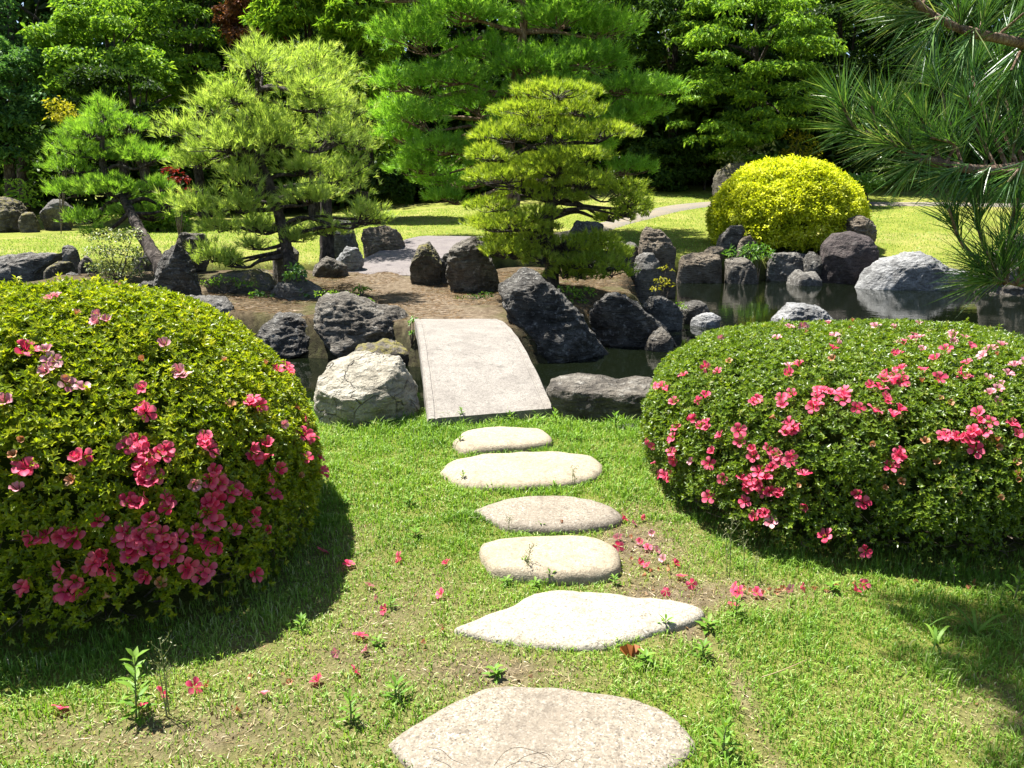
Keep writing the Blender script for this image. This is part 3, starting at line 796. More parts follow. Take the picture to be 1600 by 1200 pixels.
ROCKS = [
 # outline px, distance, material, thickness, resolution, label
 ([(480,670),(490,640),(503,611),(509,574),(533,561),(580,553),(619,554),(641,568),(655,600),(667,634),(670,660),(640,672),(569,684),(512,694),(484,694)], 5.45, 'rock_white', 0.75, 5, 'large cream white boulder with brown veins left of the stone bridge'),
 ([(856,612),(872,588),(925,581),(981,583),(1040,592),(1062,606),(1058,650),(1030,664),(1000,684),(932,680),(890,662),(862,640)], 5.42, 'rock_brown', 0.42, 5, 'flat topped brown grey rock right of the bridge beside the right azalea'),
 ([(486,515),(490,487),(512,467),(545,464),(587,482),(625,488),(641,502),(646,532),(640,552),(610,560),(554,568),(512,566),(494,552)], 9.45, 'rock_brown', 0.8, 5, 'big broken topped boulder at the water left of the bridge far end'),
 ([(397,520),(411,502),(437,494),(475,497),(494,514),(494,551),(462,562),(437,566),(410,553)], 9.5, 'rock_dark', 0.8, 4, 'low dark rock under the green creeper, left of the broken topped boulder'),
 ([(270,480),(285,467),(345,463),(360,480),(378,518),(375,540),(330,545),(275,520)], 9.9, 'rock_grey', 0.8, 4, 'smooth grey sloping rock showing just above the left azalea'),
 ([(244,470),(247,373),(259,366),(277,370),(289,405),(303,446),(304,475),(280,485)], 11.0, 'rock_dark', 0.8, 4, 'tall upright dark stone with pale top beside the leaning pine trunk'),
 ([(-70,408),(0,404),(60,398),(99,400),(102,420),(80,434),(0,445),(-70,448)], 15.6, 'rock_grey', 0.4, 4, 'long flat grey edging stone at the far left of the lawn'),
 ([(99,388),(108,381),(117,388),(121,404),(126,420),(120,432),(108,428),(101,402)], 15.0, 'rock_grey', 0.9, 3, 'narrow upright grey stone at the end of the long edging stone'),
 ([(70,430),(80,418),(96,408),(108,411),(112,424),(106,438),(80,440)], 14.4, 'rock_mossy', 0.9, 3, 'round mossy stone below the long edging stone at the left'),
 ([(100,432),(114,425),(128,431),(142,446),(126,452),(104,450)], 13.8, 'rock_grey', 0.9, 3, 'low grey wedge stone just above the left azalea top'),
 ([(122,412),(136,401),(148,403),(153,420),(142,434),(126,432)], 14.8, 'rock_brown', 0.9, 3, 'brownish block stone behind the pale leaved shrub'),
 ([(-40,318),(-8,310),(8,312),(22,317),(34,332),(40,357),(10,364),(-40,366)], 25.5, 'rock_mossy', 0.8, 4, 'mossy topped boulder cut by the left photo edge under the trees'),
 ([(32,345),(40,330),(48,331),(61,356),(52,362),(34,360)], 25.0, 'rock_mossy', 0.8, 3, 'small pointed mossy rock right against the mossy topped boulder'),
 ([(65,330),(80,313),(100,313),(115,326),(113,340),(98,352),(84,356),(72,350)], 26.0, 'rock_grey', 0.8, 3, 'grey streaked rock behind the left pine, beyond the lawn'),
 ([(210,450),(226,441),(250,443),(254,466),(232,472),(212,470)], 12.0, 'rock_dark', 0.9, 3, 'squat dark rock left of the tall upright stone'),
 ([(208,406),(216,397),(230,396),(250,412),(246,424),(212,424)], 14.4, 'rock_grey', 0.9, 3, 'grey rock behind the lower trunk of the leaning pine'),
 ([(276,375),(291,351),(314,351),(327,382),(322,404),(290,414),(278,405)], 14.2, 'rock_brown', 0.8, 3, 'brown boulder half hidden behind the left side of the broad pine'),
 ([(507,360),(527,340),(546,348),(557,382),(556,396),(510,396)], 18.6, 'rock_grey', 0.7, 3, 'upright grey stone behind the low right branch of the broad pine'),
 ([(565,380),(572,361),(595,355),(619,361),(629,384),(622,402),(587,414),(568,412)], 16.2, 'rock_tan', 0.75, 4, 'pale rock with dark cracks at the left edge of the far bridge'),
 ([(528,405),(542,387),(561,389),(567,409),(560,424),(548,436),(536,430)], 14.2, 'rock_pale', 0.8, 3, 'small whitish stone at the near end of the far bridge'),
 ([(487,420),(497,402),(520,398),(539,415),(543,433),(526,442),(490,436)], 13.6, 'rock_brown', 0.8, 3, 'rounded olive brown rock left of the small whitish stone'),
 ([(644,415),(655,388),(670,380),(688,389),(692,404),(690,432),(664,442),(648,434)], 12.9, 'rock_mossy', 0.9, 4, 'mossy pointed rock right of the dirt path before the far bridge'),
 ([(686,412),(696,398),(712,392),(716,412),(712,432),(690,436)], 13.1, 'rock_dark', 0.9, 3, 'small black rock wedged between the mossy pointed rock and the hunched boulder'),
 ([(702,430),(708,388),(733,366),(754,367),(773,388),(780,430),(776,456),(749,468),(730,470),(708,456)], 12.2, 'rock_brown', 0.75, 5, 'hunched dark boulder with brown face under the left side of the layered pine'),
 ([(771,500),(770,460),(779,431),(797,422),(826,423),(852,441),(871,460),(897,494),(923,524),(940,550),(936,580),(880,588),(842,585),(814,560),(792,540),(773,522)], 9.35, 'rock_dark', 0.6, 5, 'huge dark blue grey boulder right of the bridge far end'),
 ([(906,500),(917,467),(944,459),(977,457),(1007,478),(1034,509),(1056,540),(1054,560),(992,562),(940,562),(915,540)], 10.2, 'rock_dark', 0.6, 5, 'broad dark sloping rock in the water under the layered pine'),
 ([(1009,540),(1015,520),(1034,511),(1057,542),(1052,558),(1014,556)], 9.75, 'rock_brown', 0.9, 3, 'small lichen grey stone at the foot of the broad dark sloping rock'),
 ([(1005,480),(1019,466),(1049,465),(1061,475),(1062,516),(1058,532),(1026,530)], 11.4, 'rock_grey', 0.8, 4, 'cube shaped grey rock with a sunny top at the island edge'),
 ([(1055,478),(1075,466),(1098,472),(1108,488),(1108,512),(1079,520),(1058,518)], 12.0, 'rock_dark', 0.8, 4, 'dark rock with light rim right of the cube shaped rock'),
 ([(1076,502),(1095,492),(1112,490),(1126,497),(1114,512),(1080,514)], 11.7, 'rock_pale', 0.8, 3, 'flat white stone at the water tip of the island'),
 ([(885,365),(899,348),(921,343),(947,352),(951,380),(925,392),(890,388)], 20.4, 'rock_dark', 0.8, 4, 'blue grey boulder at the lawn edge behind the bare pine limb'),
 ([(907,395),(925,380),(970,380),(983,390),(986,415),(962,430),(912,428)], 14.6, 'rock_dark', 0.7, 4, 'blocky black rock in shade behind the low right pine foliage'),
 ([(968,383),(980,378),(991,382),(1000,398),(994,414),(974,414)], 15.6, 'rock_grey', 0.8, 3, 'thin grey rock between the blocky black rock and the ribbed tan rock'),
 ([(996,385),(1000,361),(1011,356),(1032,363),(1053,390),(1051,416),(1030,422),(998,412)], 15.3, 'rock_tan', 0.7, 4, 'ribbed tan rock leaning over the pond right of the layered pine'),
 ([(987,425),(996,399),(1022,395),(1032,420),(1024,450),(998,448)], 14.5, 'rock_grey', 0.8, 3, 'grey upright stone standing in front of the ribbed tan rock'),
 ([(1045,416),(1056,406),(1082,398),(1124,400),(1133,412),(1126,428),(1056,430)], 18.2, 'rock_tan', 0.6, 4, 'long low tan shore slab across the pond left of the yellow bush'),
 ([(1097,396),(1109,386),(1129,387),(1132,400),(1101,404)], 18.6, 'rock_tan', 0.8, 3, 'small reddish tan block lying on the tan shore slab'),
 ([(1127,420),(1142,400),(1161,402),(1187,424),(1180,436),(1132,434)], 17.9, 'rock_brown', 0.8, 3, 'rounded grey brown rock in the water right of the tan shore slab'),
 ([(1200,418),(1210,398),(1240,396),(1264,400),(1262,420),(1240,432),(1204,430)], 18.4, 'rock_grey', 0.7, 4, 'low grey blue shore rock below the yellow bush'),
 ([(1256,410),(1266,393),(1277,391),(1287,405),(1285,430),(1270,442),(1258,436)], 18.1, 'rock_dark', 0.8, 3, 'small jagged dark rock left of the large round boulder'),
 ([(1224,448),(1238,433),(1248,422),(1258,430),(1270,426),(1280,438),(1292,450)], 17.6, 'rock_grey', 0.8, 3, 'little grey jagged rock standing in the water below the jagged dark rock'),
 ([(1278,432),(1285,405),(1289,382),(1304,367),(1326,363),(1352,370),(1366,390),(1367,420),(1364,442),(1300,444),(1282,440)], 18.0, 'rock_purple', 0.8, 4, 'large round purplish brown boulder on the far shore'),
 ([(1309,365),(1319,345),(1341,339),(1364,348),(1373,379),(1368,398),(1320,398)], 18.9, 'rock_tan', 0.8, 4, 'pale buff boulder peeping over the large round purplish one'),
 ([(1337,440),(1360,424),(1382,408),(1416,400),(1437,402),(1469,419),(1499,423),(1527,427),(1537,440),(1487,450),(1412,450),(1345,446)], 17.0, 'rock_pale', 0.45, 5, 'long white grey rock sloping into the pond at the right'),
 ([(1535,440),(1545,395),(1580,372),(1640,372),(1670,410),(1670,470),(1600,472),(1545,465)], 15.9, 'rock_brown', 0.7, 4, 'bulky brown rock on the right shore behind the pine needles'),
 ([(1203,516),(1221,494),(1240,472),(1255,467),(1271,478),(1302,509),(1306,535),(1204,535)], 11.5, 'rock_pale', 0.8, 4, 'pointed grey white rock rising alone out of the pond behind the right azalea'),
 ([(1118,400),(1126,370),(1140,355),(1158,355),(1166,380),(1160,402)], 18.9, 'rock_dark', 0.8, 3, 'dark blue rock under the left skirt of the yellow bush'),
 ([(1148,398),(1156,372),(1170,366),(1180,382),(1176,402)], 18.7, 'rock_tan', 0.8, 3, 'narrow brown rock right of the dark rock under the yellow bush'),
 ([(1114,290),(1124,266),(1140,258),(1168,258),(1182,278),(1178,298),(1120,298)], 29.0, 'rock_mossy', 0.8, 3, 'brown mossy boulder on the lawn behind the yellow bush'),
 ([(964,676),(972,664),(986,662),(998,668),(1000,682),(968,684)], 5.1, 'rock_grey', 0.9, 3, 'grey cobble in the grass at the foot of the flat topped rock'),
 ([(996,690),(1002,676),(1014,672),(1026,680),(1024,696),(1000,698)], 4.9, 'rock_tan', 0.9, 3, 'tan cobble touching the left side of the right azalea'),
 ([(545,560),(560,540),(600,534),(640,548),(645,580),(600,596),(552,590)], 9.0, 'rock_mossy', 0.9, 3, 'small mossy stone low by the water under the far left end of the bridge'),
 ([(424,405),(436,388),(452,384),(466,396),(466,412),(430,416)], 12.6, 'rock_brown', 0.9, 3, 'brown stone tucked behind the trunk of the broad pine'),
 ([(320,446),(340,430),(400,424),(432,436),(426,452),(340,462)], 11.7, 'rock_mossy', 0.9, 3, 'low mossy earthy mound stone left of the broad pine trunk'),
 ([(420,462),(440,444),(476,440),(500,452),(490,470),(430,474)], 11.0, 'rock_grey', 0.9, 3, 'flat light grey stone at the foot of the broad pine'),
]
for k, (ol, d, mt, th, rs, lb) in enumerate(ROCKS):
    rock(ol, d, mt, lb, th, min(rs + 1, 5), seed=k, rough=1.0 if mt != 'rock_purple' else 0.45, flat_top=(k == 1), crag={0: 0.55, 1: 0.45}.get(k, 1.0), cuts=2 if 'sloping into the pond' in lb else (4 if k == 1 else 14 if mt in ('rock_dark', 'rock_brown', 'rock_white') else 9))

# ------------------------------------------------------------------ stepping stones
STEPS = [
 ([(604,1156),(640,1130),(700,1095),(752,1072),(800,1065),(900,1070),(985,1086),(1040,1106),(1075,1140),(1087,1168),(1062,1190),(1020,1225),(950,1262),(800,1275),(690,1240),(640,1196)], 0.03, 'step_grey', 'largest stepping stone, speckled grey, at the bottom edge of the photo'),
 ([(711,985),(760,960),(800,945),(832,925),(880,916),(950,923),(1010,933),(1060,937),(1100,955),(1072,978),(1020,992),(990,1006),(930,1020),(850,1017),(790,1007),(740,996)], 0.035, 'step_white', 'white speckled diamond shaped stepping stone, second from the bottom'),
 ([(749,846),(790,834),(860,831),(930,835),(962,850),(971,877),(958,902),(900,914),(830,912),(775,898),(755,872)], 0.062, 'step_cream', 'thick cream stepping stone with grey front side and weeds before it'),
 ([(737,798),(790,775),(850,768),(910,772),(957,790),(974,811),(942,827),(880,835),(800,832),(768,816)], 0.052, 'step_grey', 'brownish grey half moon stepping stone, fourth from the bottom'),
 ([(688,736),(708,715),(760,706),(850,701),(910,705),(942,722),(932,745),(880,761),(780,769),(718,759)], 0.05, 'step_cream', 'wide smooth cream stepping stone, second one before the bridge'),
 ([(706,691),(733,668),(790,663),(845,667),(864,685),(852,699),(790,708),(730,712),(714,702)], 0.06, 'step_cream', 'smallest cream stepping stone, right in front of the bridge'),
]
STEP_POLY = []
for k, (ol, hgt, mt, lb) in enumerate(STEPS):
    o2 = np.array(ol, float)
    vmin, vmax = o2[:, 1].min(), o2[:, 1].max()
    P = np.array([atz(x, y, hgt * (vmax - y) / (vmax - vmin))[:2] for x, y in ol])
    c = P.mean(0)
    cl = catmull(np.vstack([P, P[:1]]), 5)[:-1]
    STEP_POLY.append(cl)
    n = len(cl)
    prof = [(1.03, -0.06), (1.012, -0.01), (1.0, 0.16 * hgt), (0.985, 0.42 * hgt), (0.95, 0.66 * hgt), (0.89, 0.83 * hgt), (0.79, 0.94 * hgt), (0.65, 1.0 * hgt), (0.48, 1.03 * hgt), (0.3, 1.03 * hgt), (0.14, 1.03 * hgt)]
    rings = []
    for s, z in prof:
        q = c + (cl - c) * s
        zz = z + 0.0 * q[:, 0]
        v3 = np.column_stack([q, zz])
        v3[:, 2] += 0.008 * fbm(v3 * 6 + k * 3, 4) * (1 if z > 0 else 0)
        v3[:, :2] += (norm(q - c) * (0.006 * fbm(v3 * 9 + k, 3))[:, None])
        rings.append(v3)
    V = np.vstack(rings + [np.array([[c[0], c[1], 1.03 * hgt]])])
    Q = []
    for r_ in range(len(prof) - 1):
        a = r_ * n + np.arange(n)
        b = r_ * n + (np.arange(n) + 1) % n
        Q.append(np.stack([a, b, b + n, a + n], -1))
    a = (len(prof) - 1) * n + np.arange(n)
    T = np.stack([a, (len(prof) - 1) * n + (np.arange(n) + 1) % n, np.full(n, len(V) - 1)], -1)
    me = mesh_np('stepping_stone', V - np.array([c[0], c[1], 0]), T, np.vstack(Q), smooth=True, mats=[M[mt]])
    tag(link('stepping_stone', me, loc=(c[0], c[1], hz(c[0], c[1]) * 0.5)), lb, 'stepping stone', 'stepping stones leading to the bridge')

def in_steps(x, y, grow=0.0):
    P = np.stack([x, y], -1)
    r = np.zeros(x.shape, bool)
    for pl in STEP_POLY:
        r |= sdist(P, pl) > -grow
    return r

# ------------------------------------------------------------------ clipped azaleas
class Dome:
    def __init__(self, cx, cy, rx, ry, h, prof, lump=0.05, seed=0, n=2.0, rot=0.0):
        self.n, self.ca, self.sa = n, math.cos(rot), math.sin(rot)
        self.c = np.array((cx, cy)); self.rx, self.ry, self.h, self.lump, self.seed = rx, ry, h, lump, seed
        p = np.array(prof, float)                   # (radius fraction, height fraction) bottom -> top
        q = catmull(np.column_stack([p, np.zeros(len(p))]), 12)[:, :2]
        q[:, 0] = np.maximum(q[:, 0], 0)
        s = np.concatenate([[0], np.cumsum(np.linalg.norm(np.diff(q, axis=0), axis=1))])
        self.s, self.q = s / s[-1], q
        self.z0 = hz(cx, cy)
    def radius(self, zf):
        return np.interp(zf, self.q[:, 1], self.q[:, 0])
    def lumps(self, th, zf):
        p = np.stack([np.cos(th) * 1.7, np.sin(th) * 1.7, zf * 1.8 + self.seed], -1)
        return 1 + self.lump * fbm(p, 3)
    def point(self, th, s):
        r = np.interp(s, self.s, self.q[:, 0]); zf = np.interp(s, self.s, self.q[:, 1])
        l = self.lumps(th, zf)
        f = (np.abs(np.cos(th)) ** self.n + np.abs(np.sin(th)) ** self.n) ** (-1 / self.n)
        u, v = np.cos(th) * r * self.rx * l * f, np.sin(th) * r * self.ry * l * f
        return np.stack([self.c[0] + u * self.ca - v * self.sa, self.c[1] + u * self.sa + v * self.ca, self.z0 + zf * self.h * (0.5 + 0.5 * l)], -1)
    def local(self, x, y):
        dx, dy = x - self.c[0], y - self.c[1]
        return (dx * self.ca + dy * self.sa) / self.rx, (-dx * self.sa + dy * self.ca) / self.ry
    def rel(self, x, y):
        u, v = self.local(x, y)
        return (np.abs(u) ** self.n + np.abs(v) ** self.n) ** (1 / self.n)
    def normal(self, th, s):
        e = 0.012
        a = self.point(th + e, s) - self.point(th - e, s)
        b = self.point(th, np.minimum(s + e, 1)) - self.point(th, np.maximum(s - e, 0))
        return norm(np.cross(a, b))
    def sample(self, n):
        th = RNG.random(3 * n) * 2 * math.pi
        s = RNG.random(3 * n)
        r = np.interp(s, self.s, self.q[:, 0])
        keep = RNG.random(3 * n) < np.maximum(r, 0.04)
        return th[keep][:n], s[keep][:n]
    def hit(self, px, py):
        r = norm(ray(px, py))
        t = np.linspace(1.0, 9, 3000)
        p = np.array((0, 0, EYE)) + r[None] * t[:, None]
        zf = (p[:, 2] - self.z0) / self.h
        dx, dy = self.local(p[:, 0], p[:, 1])
        th = np.arctan2(dy, dx)
        ok = (zf > 0) & (zf < 1) & (self.rel(p[:, 0], p[:, 1]) < self.radius(zf) * self.lumps(th, np.clip(zf, 0, 1)))
        if not ok.any():
            return None
        k = int(np.argmax(ok))
        q = p[k]
        e = 0.02
        def F(v):
            z = np.clip((v[2] - self.z0) / self.h, 0, 1)
            return self.rel(v[0], v[1]) - self.radius(z)
        g = np.array([F(q + np.eye(3)[a] * e) - F(q - np.eye(3)[a] * e) for a in range(3)])
        return q, g / np.linalg.norm(g)

def flower_mesh(name, mat, seed, size=0.032, openness=1.0, stam=True):
    rg = np.random.default_rng(seed)
    mb = MB()
    for k in range(5):
        a = 2 * math.pi * k / 5 + rg.uniform(-0.12, 0.12)
        L = size * rg.uniform(0.9, 1.12)
        w = size * 0.80
        rows = []
        op = openness * rg.uniform(0.85, 1.1)
        for t, wf in ((0.05, 0.18), (0.30, 0.50), (0.62, 0.98), (0.86, 0.80), (1.0, 0.28)):
            rr = L * (0.10 + 0.95 * t * min(op, 1.0))
            zz = L * (0.75 * (1 - (1 - t) ** 1.4) * (1.25 - op) - 0.5 + 0.55 * t ** 0.5 - 0.28 * op * t * t)
            for sgn in (-1, 0, 1):
                rows.append((rr, sgn * w * wf * 0.5 * (0.4 + 0.6 * min(op, 1)), zz + (0.12 * L * wf if sgn else 0) + rg.uniform(-.07, .07) * L * (0.3 + t)))
        P = np.array(rows)
        ca, sa = math.cos(a), math.sin(a)
        V = np.column_stack([P[:, 0] * ca - P[:, 1] * sa, P[:, 0] * sa + P[:, 1] * ca, P[:, 2]])
        Q = []
        for i in range(4):
            for j in range(2):
                b = i * 3 + j
                Q.append((b, b + 1, b + 4, b + 3))
        rn = np.clip(0.5 + 0.3 * rg.normal() + np.repeat([-0.6, -0.3, 0.0, 0.22, 0.4], 3), 0, 1)
        mb.add(V, quads=Q, rnd=rn)
    if stam:
        for k in range(5):
            d = norm(np.array((rg.normal() * 0.3, rg.normal() * 0.3 - 0.15, 1.0)))
            V, T, rn = needle_arr(np.array([[0, 0, -0.3 * size]]), d[None], size * 0.95, size * 0.05)
            mb.add(V, T, rnd=0.05)
    return mb.mesh(name, mat, True)

FLOWERS = {
    'pink': [flower_mesh('flower', M['petal'], 10 + k, 0.031, [1.0, 0.85, 1.12, 0.7, 0.6, 0.95][k]) for k in range(6)],
    'pale': [flower_mesh('flower', M['petal_pale'], 20 + k, 0.028, [1.0, 0.7, 0.9][k]) for k in range(3)],
    'faded': [flower_mesh('flower', M['petal_faded'], 30 + k, 0.022, [0.5, 0.35, 0.7][k], False) for k in range(3)],
}

def orient(n, spin):
    q = Vector(n).to_track_quat('Z', 'Y')
    return (q @ Matrix.Rotation(spin, 3, 'Z').to_quaternion()).to_euler()

def azalea(name, dome, mat, label, n_ros, leafL, leafW, flowers, fsize=1.0):
    root = thing(name, (dome.c[0], dome.c[1], dome.z0), label, 'azalea bush', 'clipped azalea domes flanking the stepping stones')
    base = np.array((dome.c[0], dome.c[1], dome.z0))
    # rosettes, dense where they show
    th, s = dome.sample(int(n_ros * 1.6))
    P = dome.point(th, s)
    N = dome.normal(th, s)
    view = norm(np.array((0, 0, EYE)) - P)
    facing = np.einsum('ij,ij->i', view, N)
    px = 800 + FPX * P[:, 0] / np.maximum(P[:, 1], 0.1)
    vis = (facing > -0.25) & (px > -120) & (px < 1720)
    keep = RNG.random(len(P)) < np.where(vis, 1.0, 0.30)
    # thin, patchy skirts low down where twigs show
    zf = (P[:, 2] - dome.z0) / dome.h
    thin = fbm(P * 5.0, 3)
    keep &= ~((zf < 0.45) & (RNG.random(len(P)) < 0.85 * sstep(0.34, 0.03, zf) + 0.25 * (thin > 0.15)))
    hol = fbm(P * 6.5 + 4, 3)
    keep &= ~((hol > 0.42) & (RNG.random(len(P)) < 0.75))
    P, N = P[keep], N[keep]
    n = len(P)
    depth = RNG.random(n) ** 1.6
    clump = fbm(P * 9.0, 2)
    P = P - N * (0.13 * depth - 0.018)[:, None] + N * (0.012 * clump)[:, None]
    axis = norm(N * 0.75 + np.array((0, 0, 0.55)) + 0.38 * RNG.normal(size=(n, 3)))
    mb = MB()
    base_r = RNG.random(n)
    for k in range(6):
        a = 2 * math.pi * k / 6 + RNG.random(n) * 0.9
        perp = norm(np.cross(axis, rand_dirs(n) * 0.15 + np.array((0.3, 0.9, 0.2))))
        p2 = np.cross(axis, perp)
        d = perp * np.cos(a)[:, None] + p2 * np.sin(a)[:, None]
        el = RNG.uniform(0.25, 1.1, n)[:, None]
        D = norm(d * np.cos(el) + axis * np.sin(el))
        L = leafL * RNG.uniform(0.65, 1.2, n)
        V, T, rn = leaf_arr(P, D, axis, L, L * leafW * RNG.uniform(0.85, 1.15, n), 0.18, np.clip(0.65 * base_r + 0.35 * RNG.random(n), 0, 1), 0.08)
        mb.add(V - base, T, rnd=rn)
    # a few long free shoots standing over the clipped surface
    ns = 160
    th2, s2 = dome.sample(ns)
    P2, N2 = dome.point(th2, s2), dome.normal(th2, s2)
    up = (N2[:, 2] > 0.35)
    for p, nn in zip(P2[up], N2[up]):
        hgt = random.uniform(0.02, 0.055)
        ax_ = norm(np.array((0, 0, 1.0)) + 0.4 * nn + 0.2 * RNG.normal(size=3))
        for f in np.linspace(0.2, 1, 4):
            q = np.repeat((p + ax_ * hgt * f)[None], 4, 0)
            D = norm(rand_dirs(4) * 0.8 + ax_ * 0.7)
            V, T, rn = leaf_arr(q, D, np.repeat(ax_[None], 4, 0), leafL * 1.1, leafL * leafW, 0.18, RNG.uniform(0.7, 1, 4), 0.05)
            mb.add(V - base, T, rnd=rn)
    link('leaves', mb.mesh('leaves', mat), root, kind='stuff')
    # closed dark shell inside the leaves: blocks light, its colour stands for inner shade
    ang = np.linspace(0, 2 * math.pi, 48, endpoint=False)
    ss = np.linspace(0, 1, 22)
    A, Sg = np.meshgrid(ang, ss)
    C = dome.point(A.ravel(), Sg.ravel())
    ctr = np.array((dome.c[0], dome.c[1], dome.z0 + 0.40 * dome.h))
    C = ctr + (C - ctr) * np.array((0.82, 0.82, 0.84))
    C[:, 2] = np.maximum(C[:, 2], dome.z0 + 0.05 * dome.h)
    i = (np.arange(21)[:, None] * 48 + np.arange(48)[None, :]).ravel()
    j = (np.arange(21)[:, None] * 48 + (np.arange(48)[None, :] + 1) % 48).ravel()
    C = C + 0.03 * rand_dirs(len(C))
    link('shade_core', mesh_np('shade_core', C - base, quads=np.stack([i, j, j + 48, i + 48], -1), rnd=RNG.random(len(C)), mats=[M['core_shade']]), root, kind='stuff')
    # branches that show around the thin skirt
    tw = MB()
    for _ in range(230):
        a = random.uniform(math.pi * 1.0, math.pi * 2.0)
        zf = random.uniform(0.03, 0.36)
        r0, r1 = random.uniform(0.5, 0.75), random.uniform(0.86, 0.97)
        def pt(r, z, aa):
            q = dome.point(np.array([aa]), np.array([float(np.interp(max(z, 0.0), dome.q[:, 1], dome.s))]))[0]
            q[:2] = dome.c + (q[:2] - dome.c) * r
            return q - base
        pts = [pt(r0, max(zf - 0.16, 0.0), a), pt((r0 + r1) / 2, zf - 0.05, a + random.uniform(-.03, .03)), pt(r1, zf, a + random.uniform(-.05, .05)), pt(r1 + 0.02, zf + random.uniform(-.06, .12), a + random.uniform(-.07, .07))]
        tw.tube(pts, [0.005, 0.0035, 0.0022, 0.001], 4, 4)
    link('twigs', tw.mesh('twigs', M['twig']), root, kind='stuff')
    for (fx, fy, kind) in flowers:
        h_ = dome.hit(fx, fy)
        if h_ is None:
            continue
        q, nn = h_
        me = random.choice(FLOWERS[kind])
        f = link('flower', me, root, loc=Vector(q - base + nn * 0.026))
        vv = norm(np.array((0, 0, EYE)) - q)
        f.rotation_euler = orient(norm(nn * 0.7 + vv * 0.35 + np.array((0, 0, 0.5)) + 0.5 * RNG.normal(size=3)), random.uniform(0, 6.28))
        f.scale = (random.uniform(0.9, 1.25) * fsize,) * 3
    return root

def spread(lst):
    outl = []
    for it in lst:
        x, y = it[0], it[1]
        n = it[2] if len(it) > 2 else 1
        kind = it[3] if len(it) > 3 else 'pink'
        for k in range(n):
            outl.append((x + (random.uniform(-16, 16) if n > 1 else 0), y + (random.uniform(-13, 13) if n > 1 else 0), kind))
    return outl

left_fl = spread([(85,482,2,'pale'),(165,512,4,'pale'),(55,450,1,'pale'),(110,452,1,'pale'),(85,562,3,'pale'),(70,590,2,'pale'),(105,600,1,'faded'),(120,616,2,'pale'),(288,585,2,'pale'),(440,588,4),(390,632,3),
    (45,552),(10,632,1,'pale'),(255,545,1,'pale'),(222,570,1,'faded'),(222,612),(230,640,2),(345,570,1,'faded'),(355,638,1,'faded'),(435,668,1,'pale'),(466,690,2),(478,680,2),(484,712,3),(490,735,2),(215,690,3),
    (222,718,3),(270,712,2),(330,692,4),(395,706,5),(235,750,5),(325,748,4),(302,757,1,'pale'),(365,765,3),(55,740,2),(33,762,1,'pale'),(138,726,2),(275,780,2),(330,790,3),(322,802,2),(390,798,1),(215,790,3),
    (235,820,4),(205,830,3),(225,842,3),(195,852,2),(210,860,2),(265,836,3),(290,830,2),(270,850,3),(60,832,3),(105,828,4),(150,870,3),(162,880,2),(110,915,3),(105,900,2),(42,900,2),(325,855,2),(362,826),(390,815),
    (412,826),(300,885,2),(325,885,2),(395,893),(225,885,2),(250,870,2),(157,810),(430,742,2),(460,745,1,'faded'),(420,770),(250,905,1,'faded'),(170,925,1,'faded'),(40,690,1,'faded'),(25,712,1,'faded'),(115,750,1,'faded'),
    (480,660,2),(455,640,1,'faded'),(408,575,1,'faded'),(415,545,1,'faded'),(180,455,1,'faded'),(120,498,1,'faded')])
def cr(u, v, n=1, k='pink'):
    return (1000 + u / 2.667, 480 + v / 2.667, n, k)
